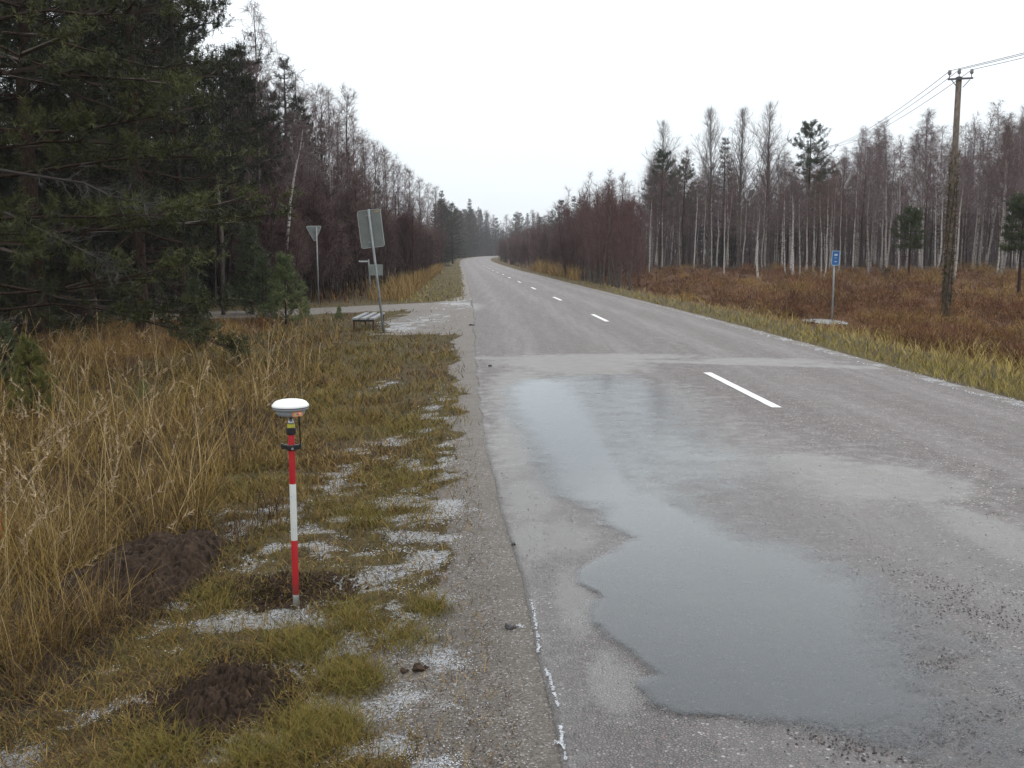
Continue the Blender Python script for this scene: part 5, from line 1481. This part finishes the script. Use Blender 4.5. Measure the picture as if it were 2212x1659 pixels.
col = palette(n, (TAN, OCH, BRN, DRK), (.20, .26, .34, .20), rng) * (1 - np.clip(gm, 0, .7)) + palette(n, (OLV, (.112, .100, .022), OCH), (.4, .2, .4), rng) * np.clip(gm, 0, .7)
grass('grass', x_, y_, rng.uniform(.025, .075, n) * (1 + .5 * fbm(x_ * 3, y_ * 3, 7)) * np.clip(d_ / 6, 1, 2.0), rng.uniform(.5, 1.5, n), np.clip(d_ * .00075, .003, .03), col, 41, 2)
# flattened dead blades, leaf scraps and stalks lying between the tufts
x_, y_, f = pix_scatter(90000, (-200, 1060), (690, 1740), lambda f, x, y: (f['u'] > .2) * (1 - f['forest']) * (1 - .8 * f['gravel']) * (.35 + .65 * sm(.55, .4, fbm(x * 2.6, y * 2.6, 201))) * .62 * (1 - .35 * f['frost']) * (1 - .85 * f['heap']), rng)
n = len(x_)
grass('leaf_litter', x_, y_, rng.uniform(.02, .07, n), rng.uniform(1.4, 2.6, n), np.clip(np.hypot(x_, y_) * .0009, .003, .02), palette(n, (TAN, OCH, BRN, DRK, (.075, .048, .028), (.09, .085, .02)), (.12, .16, .28, .20, .16, .08), rng), 52, 2, .3, zoff=.012)
# the greener tufts
tx, ty = [], []
for (px0, py0, rpx, N) in [(755, 1470, 62, 2600), (690, 1580, 85, 3600), (650, 1400, 80, 2200), (930, 1318, 40, 700), (790, 1120, 55, 900), (850, 1040, 90, 1500), (900, 920, 70, 1200), (460, 1300, 70, 900), (870, 1385, 70, 900), (560, 1640, 80, 1500), (350, 1620, 100, 1500), (760, 1340, 60, 1000)]:
    a_ = rng.normal(0, .58, N) * rpx + px0; b_ = rng.normal(0, .52, N) * rpx * .55 + py0
    q1, q2 = gp(a_, b_, 14); tx.append(q1); ty.append(q2)
x_ = np.concatenate(tx); y_ = np.concatenate(ty); n = len(x_)
grass('grass', x_, y_, rng.uniform(.03, .095, n), rng.uniform(.5, 1.5, n), np.clip(np.hypot(x_, y_) * .0007, .003, .02), palette(n, (OLV, (.150, .112, .020), (.165, .110, .028), (.085, .074, .018)), (.35, .3, .2, .15), rng), 42, 3)
# tall dry reed grass
def m_tall(f, x, y):
    n = fbm(x * 1.6, y * 1.6, 221)
    return f['tall'] * sm(.36, .60, n) * (1 - .75 * sm(.4, .8, f['heath'])) * (1 - .6 * f['soil'])
x_, y_, f = pix_scatter(56000, (-500, 800), (690, 1640), m_tall, rng)
n = len(x_); d_ = np.hypot(x_, y_)
hgt = rng.uniform(.16, .50, n) * (.7 + .7 * fbm(x_ * .9, y_ * .9, 223)) * np.interp(d_, [3, 5, 14, 24], [.75, 1.0, 1.0, .9]) * (1 - .45 * sm(1.6, .6, f['u'] - .9))
col = palette(n, (TAN, OCH, BRN, DRK, (.36, .26, .115)), (.23, .31, .25, .16, .05), rng)
grass('tall_grass', x_, y_, hgt, rng.uniform(.2, 1.6, n), np.clip(d_ * .00062, .0032, .02), col, 43, 4)
sel = rng.random(n) < .075                                # tall flowering stalks with feathery heads
xs_, ys_ = x_[sel], y_[sel]; n2 = len(xs_); d2_ = d_[sel]
hs_ = rng.uniform(.5, 1.0, n2); az_ = rng.uniform(0, 6.28, n2); le_ = rng.uniform(.15, .8, n2)
grass('tall_grass', xs_, ys_, hs_, le_, np.clip(d2_ * .0006, .003, .015), palette(n2, (TAN, (.40, .30, .15), OCH), (.4, .4, .2), rng), 44, 5, .6, az=az_)
hd = rng.random(n2) < .45
A = Acc()
for k in np.nonzero(hd)[0][:560]:
    h_, l_ = hs_[k], le_[k]
    off = l_ * h_ * .95; up = h_ * math.sqrt(max(.15, 1 - (l_ * .95 * .6) ** 2))
    tip = np.array([xs_[k] + math.cos(az_[k]) * off, ys_[k] + math.sin(az_[k]) * off, gz(xs_[k], ys_[k]) + up])
    ax = unit(np.array([math.cos(az_[k]) * l_ * 1.4, math.sin(az_[k]) * l_ * 1.4, 1.0 - .6 * l_]))
    m = 22; s_ = rng.uniform(-.12, .03, m)
    dd = ax[None] * .8 + rng.normal(0, .35, (m, 3)); dd /= np.linalg.norm(dd, axis=1)[:, None]
    twig_tris(A, tip[None] + ax[None] * s_[:, None], dd, rng.uniform(.015, .045, m), .006, np.array((.36, .27, .17)) * rng.uniform(.7, 1.2, (m, 1)), rng)
o = link('reed_heads', A.mesh('reed_heads', M['grass']), kind='stuff')
# dark dead herb stalks among the tall grass
B = blobs_px([(470, 960, 100, 90), (560, 1130, 80, 50), (330, 1150, 120, 60), (130, 1380, 180, 70), (240, 1010, 120, 60), (320, 1330, 60, 60), (40, 1480, 120, 60)])
x_, y_, f = pix_scatter(30000, (-300, 720), (820, 1640), lambda f, x, y: .75 * sm(.25, .8, blobmask(x, y, B)) * (1 - .9 * f['heap']), rng)
n = len(x_)
grass('dead_herbs', x_, y_, rng.uniform(.06, .30, n) * np.interp(np.hypot(x_, y_), [3, 4.5, 6], [.45, .8, 1]), rng.uniform(.1, 1.7, n), np.clip(np.hypot(x_, y_) * .0008, .003, .02), palette(n, (DRK, BRN, (.075, .048, .030)), (.45, .25, .30), rng), 45, 3)
x_, y_, f = pix_scatter(22000, (-400, 800), (700, 1560), lambda f, x, y: f['tall'] * sm(.52, .38, fbm(x * 1.6, y * 1.6, 221)) * .8, rng)
n = len(x_)
grass('dead_herbs', x_, y_, rng.uniform(.06, .26, n), rng.uniform(.3, 1.8, n), np.clip(np.hypot(x_, y_) * .0007, .003, .02), palette(n, (DRK, BRN, (.085, .052, .030), OCH), (.30, .30, .22, .18), rng), 51, 3)
# verge grass right of the road and along both far verges
def m_verge(f, x, y):
    v, u = f['v'], f['u']
    n = fbm(x * 1.5, y * 1.5, 241)
    r = sm(.22, .55, v) * sm(6.2, 3.9, v + (n - .5) * 2) * .9
    l = sm(.10, .4, u) * sm(8, 4.5, u) * (y > 36.5) * (track_d(x, y) > 2.0) * .9
    pool = ((x - POOL[0] * (1 - .5 * (POOL[1] - y) / POOL[1] * .9)) / 1.0) ** 2 + ((y - POOL[1] + 2.2) / 3.6) ** 2 > 1
    return np.maximum(r, l) * sm(.2, .5, n + .15) * np.where(pool, 1, .10)
x_, y_, f = pix_scatter(84000, (860, 2500), (560, 960), m_verge, rng)
n = len(x_); d_ = np.hypot(x_, y_)
lat_ = np.where(f['v'] > 0, f['v'], f['u'])
hgt = rng.uniform(.06, .18, n) + rng.uniform(.04, .27, n) * sm(1.6, 3.8, lat_ + (fbm(x_ * .5, y_ * .5, 9) - .5) * 1.2)
gm = np.clip(sm(2.8, .5, lat_) * rng.uniform(.2, 1.1, n), 0, .8)[:, None]
col = palette(n, ((.31, .24, .075), (.26, .20, .05), (.36, .28, .12), BRN), (.40, .32, .20, .08), rng) * (1 - gm) + palette(n, ((.21, .185, .045), (.17, .165, .040), (.27, .20, .06)), (.45, .3, .25), rng) * gm
grass('grass', x_, y_, hgt, rng.uniform(.2, 1.1, n), np.clip(d_ * .00075, .004, .08), col, 46, 3)
# tan reeds under the right thicket and on the far left verge
px0 = rng.uniform(1140, 1250, 5200); d0 = rng.uniform(70, 118, 5200); x_ = (px0 - PCX) / F_PX * d0
ok = (x_ > xc(d0) + RH + 1.8) & (x_ < xc(d0) + RH + 5.5); x_, y_ = x_[ok], d0[ok]
d1_ = rng.uniform(40, 125, 7000); x1_ = xc(d1_) - LH - 2.6 - np.abs(rng.normal(0, .9, 7000)); x_ = np.concatenate([x_, x1_]); y_ = np.concatenate([y_, d1_]); n = len(x_)
grass('reeds', x_, y_, rng.uniform(.25, 1.2, n) * (.4 + 1.1 * fbm(x_ * .7, y_ * .35, 77)) * np.where(x_ > xc(y_), 1.3, .9), rng.uniform(.2, .9, n), np.clip(y_ * .0006, .01, .06), palette(n, ((.27, .175, .08), TAN, (.20, .12, .05)), (.40, .42, .18), rng), 47, 3)
# heather and bog myrtle right, and the strip on the left by the wood
def m_heath(f, x, y):
    n = fbm(x * .9, y * .9, 261)
    pool = ((x - POOL[0]) / .95) ** 2 + ((y - POOL[1] + 1.6) / 3.4) ** 2 > .6 + .8 * fbm(x * 3, y * 3, 311)
    return f['heath'] * sm(.12, .45, n) * (f['forest'] < .7) * pool
x_, y_, f = pix_scatter(90000, (1150, 2560), (566, 860), m_heath, rng)
x2, y2, f2 = pix_scatter(9000, (-150, 680), (672, 800), lambda f, x, y: np.clip(f['heath'] + .35 * f['forest'], 0, 1) * (np.abs(track_d(x, y)) > 2.3) * (f['u'] > 2.5), rng)
x_ = np.concatenate([x_, x2]); y_ = np.concatenate([y_, y2]); n = len(x_); d_ = np.hypot(x_, y_)
mound = fbm(x_ * .75, y_ * .75, 263); hue = fbm(x_ * .35, y_ * .35, 265)[:, None]
hgt = rng.uniform(.15, .50, n) * (.45 + 1.1 * mound)
col = palette(n, ((.128, .056, .028), (.165, .084, .036), (.078, .038, .021), (.140, .084, .036)), (.34, .28, .24, .14), rng)
tcol = palette(n, ((.27, .175, .062), (.22, .135, .044), (.17, .105, .040)), (.4, .3, .3), rng)
kk = sm(.50, .66, hue + rng.normal(0, .06, (n, 1))); col = col * (1 - kk) + tcol * kk
sub = rng.random(n) < .55
grass('heather', x_[sub], y_[sub], hgt[sub] * .8, rng.uniform(.1, 1.0, n)[sub], np.clip(d_[sub] * .00055, .005, .07), col[sub], 48, 2)
bs = np.nonzero(rng.random(n) < .06)[0]
m = 56; nb_ = len(bs)
ctr = np.stack([x_[bs], y_[bs], ground(x_[bs], y_[bs])], 1); rr = (rng.uniform(.14, .42, nb_) * (.3 + 1.5 * sm(.3, .75, mound[bs])) * np.clip(d_[bs] / 28, .8, 1.7))
dv = rng.normal(size=(nb_, m, 3)); dv[..., 2] = np.abs(dv[..., 2]) * .9 + .15; dv /= np.linalg.norm(dv, axis=-1, keepdims=True)
f0 = rng.uniform(.25, .85, (nb_, m, 1)); base = ctr[:, None] + dv * rr[:, None, None] * f0 * (1, 1, .9)
dd = dv * .8 + rng.normal(0, .45, (nb_, m, 3)); dd[..., 2] += .25; dd /= np.linalg.norm(dd, axis=-1, keepdims=True)
A = Acc(); twig_tris(A, base.reshape(-1, 3), dd.reshape(-1, 3), (rr[:, None] * rng.uniform(.25, .6, (nb_, m))).ravel(), np.repeat(np.clip(d_[bs] * .00055, .005, .07), m), (col[bs][:, None] * rng.uniform(.7, 1.45, (nb_, m, 1))).reshape(-1, 3), rng)
link('heather', A.mesh('heather', M['grass']), kind='stuff')
# low brown undergrowth at the foot of the left wood
x_, y_, f = pix_scatter(16000, (-200, 1000), (585, 700), lambda f, x, y: f['forest'] * (np.abs(track_d(x, y)) > 2.4) * .9, rng)
n = len(x_)
grass('undergrowth', x_, y_, rng.uniform(.15, .6, n), rng.uniform(.1, .9, n), np.clip(np.hypot(x_, y_) * .0009, .01, .09), palette(n, (BRN, RED, DRK, OCH), (.35, .25, .25, .15), rng), 49, 2)

# ------------------------------------------------------------------ haze
hz = NB('haze_air')
pv = hz.n('ShaderNodeVolumePrincipled')
pv.inputs['Color'].default_value = (.93, .96, 1.0, 1)
pv.inputs['Density'].default_value = .00036
hz.t.links.new(pv.outputs[0], hz.out.inputs['Volume'])
A = Acc(); zt = 30.0; zb = float(Z.min()) - 1.5
A.box(0, 420, (zt + zb) / 2, 1840, 1000, zt - zb)
link('haze', A.mesh('haze', hz.m), kind='stuff')
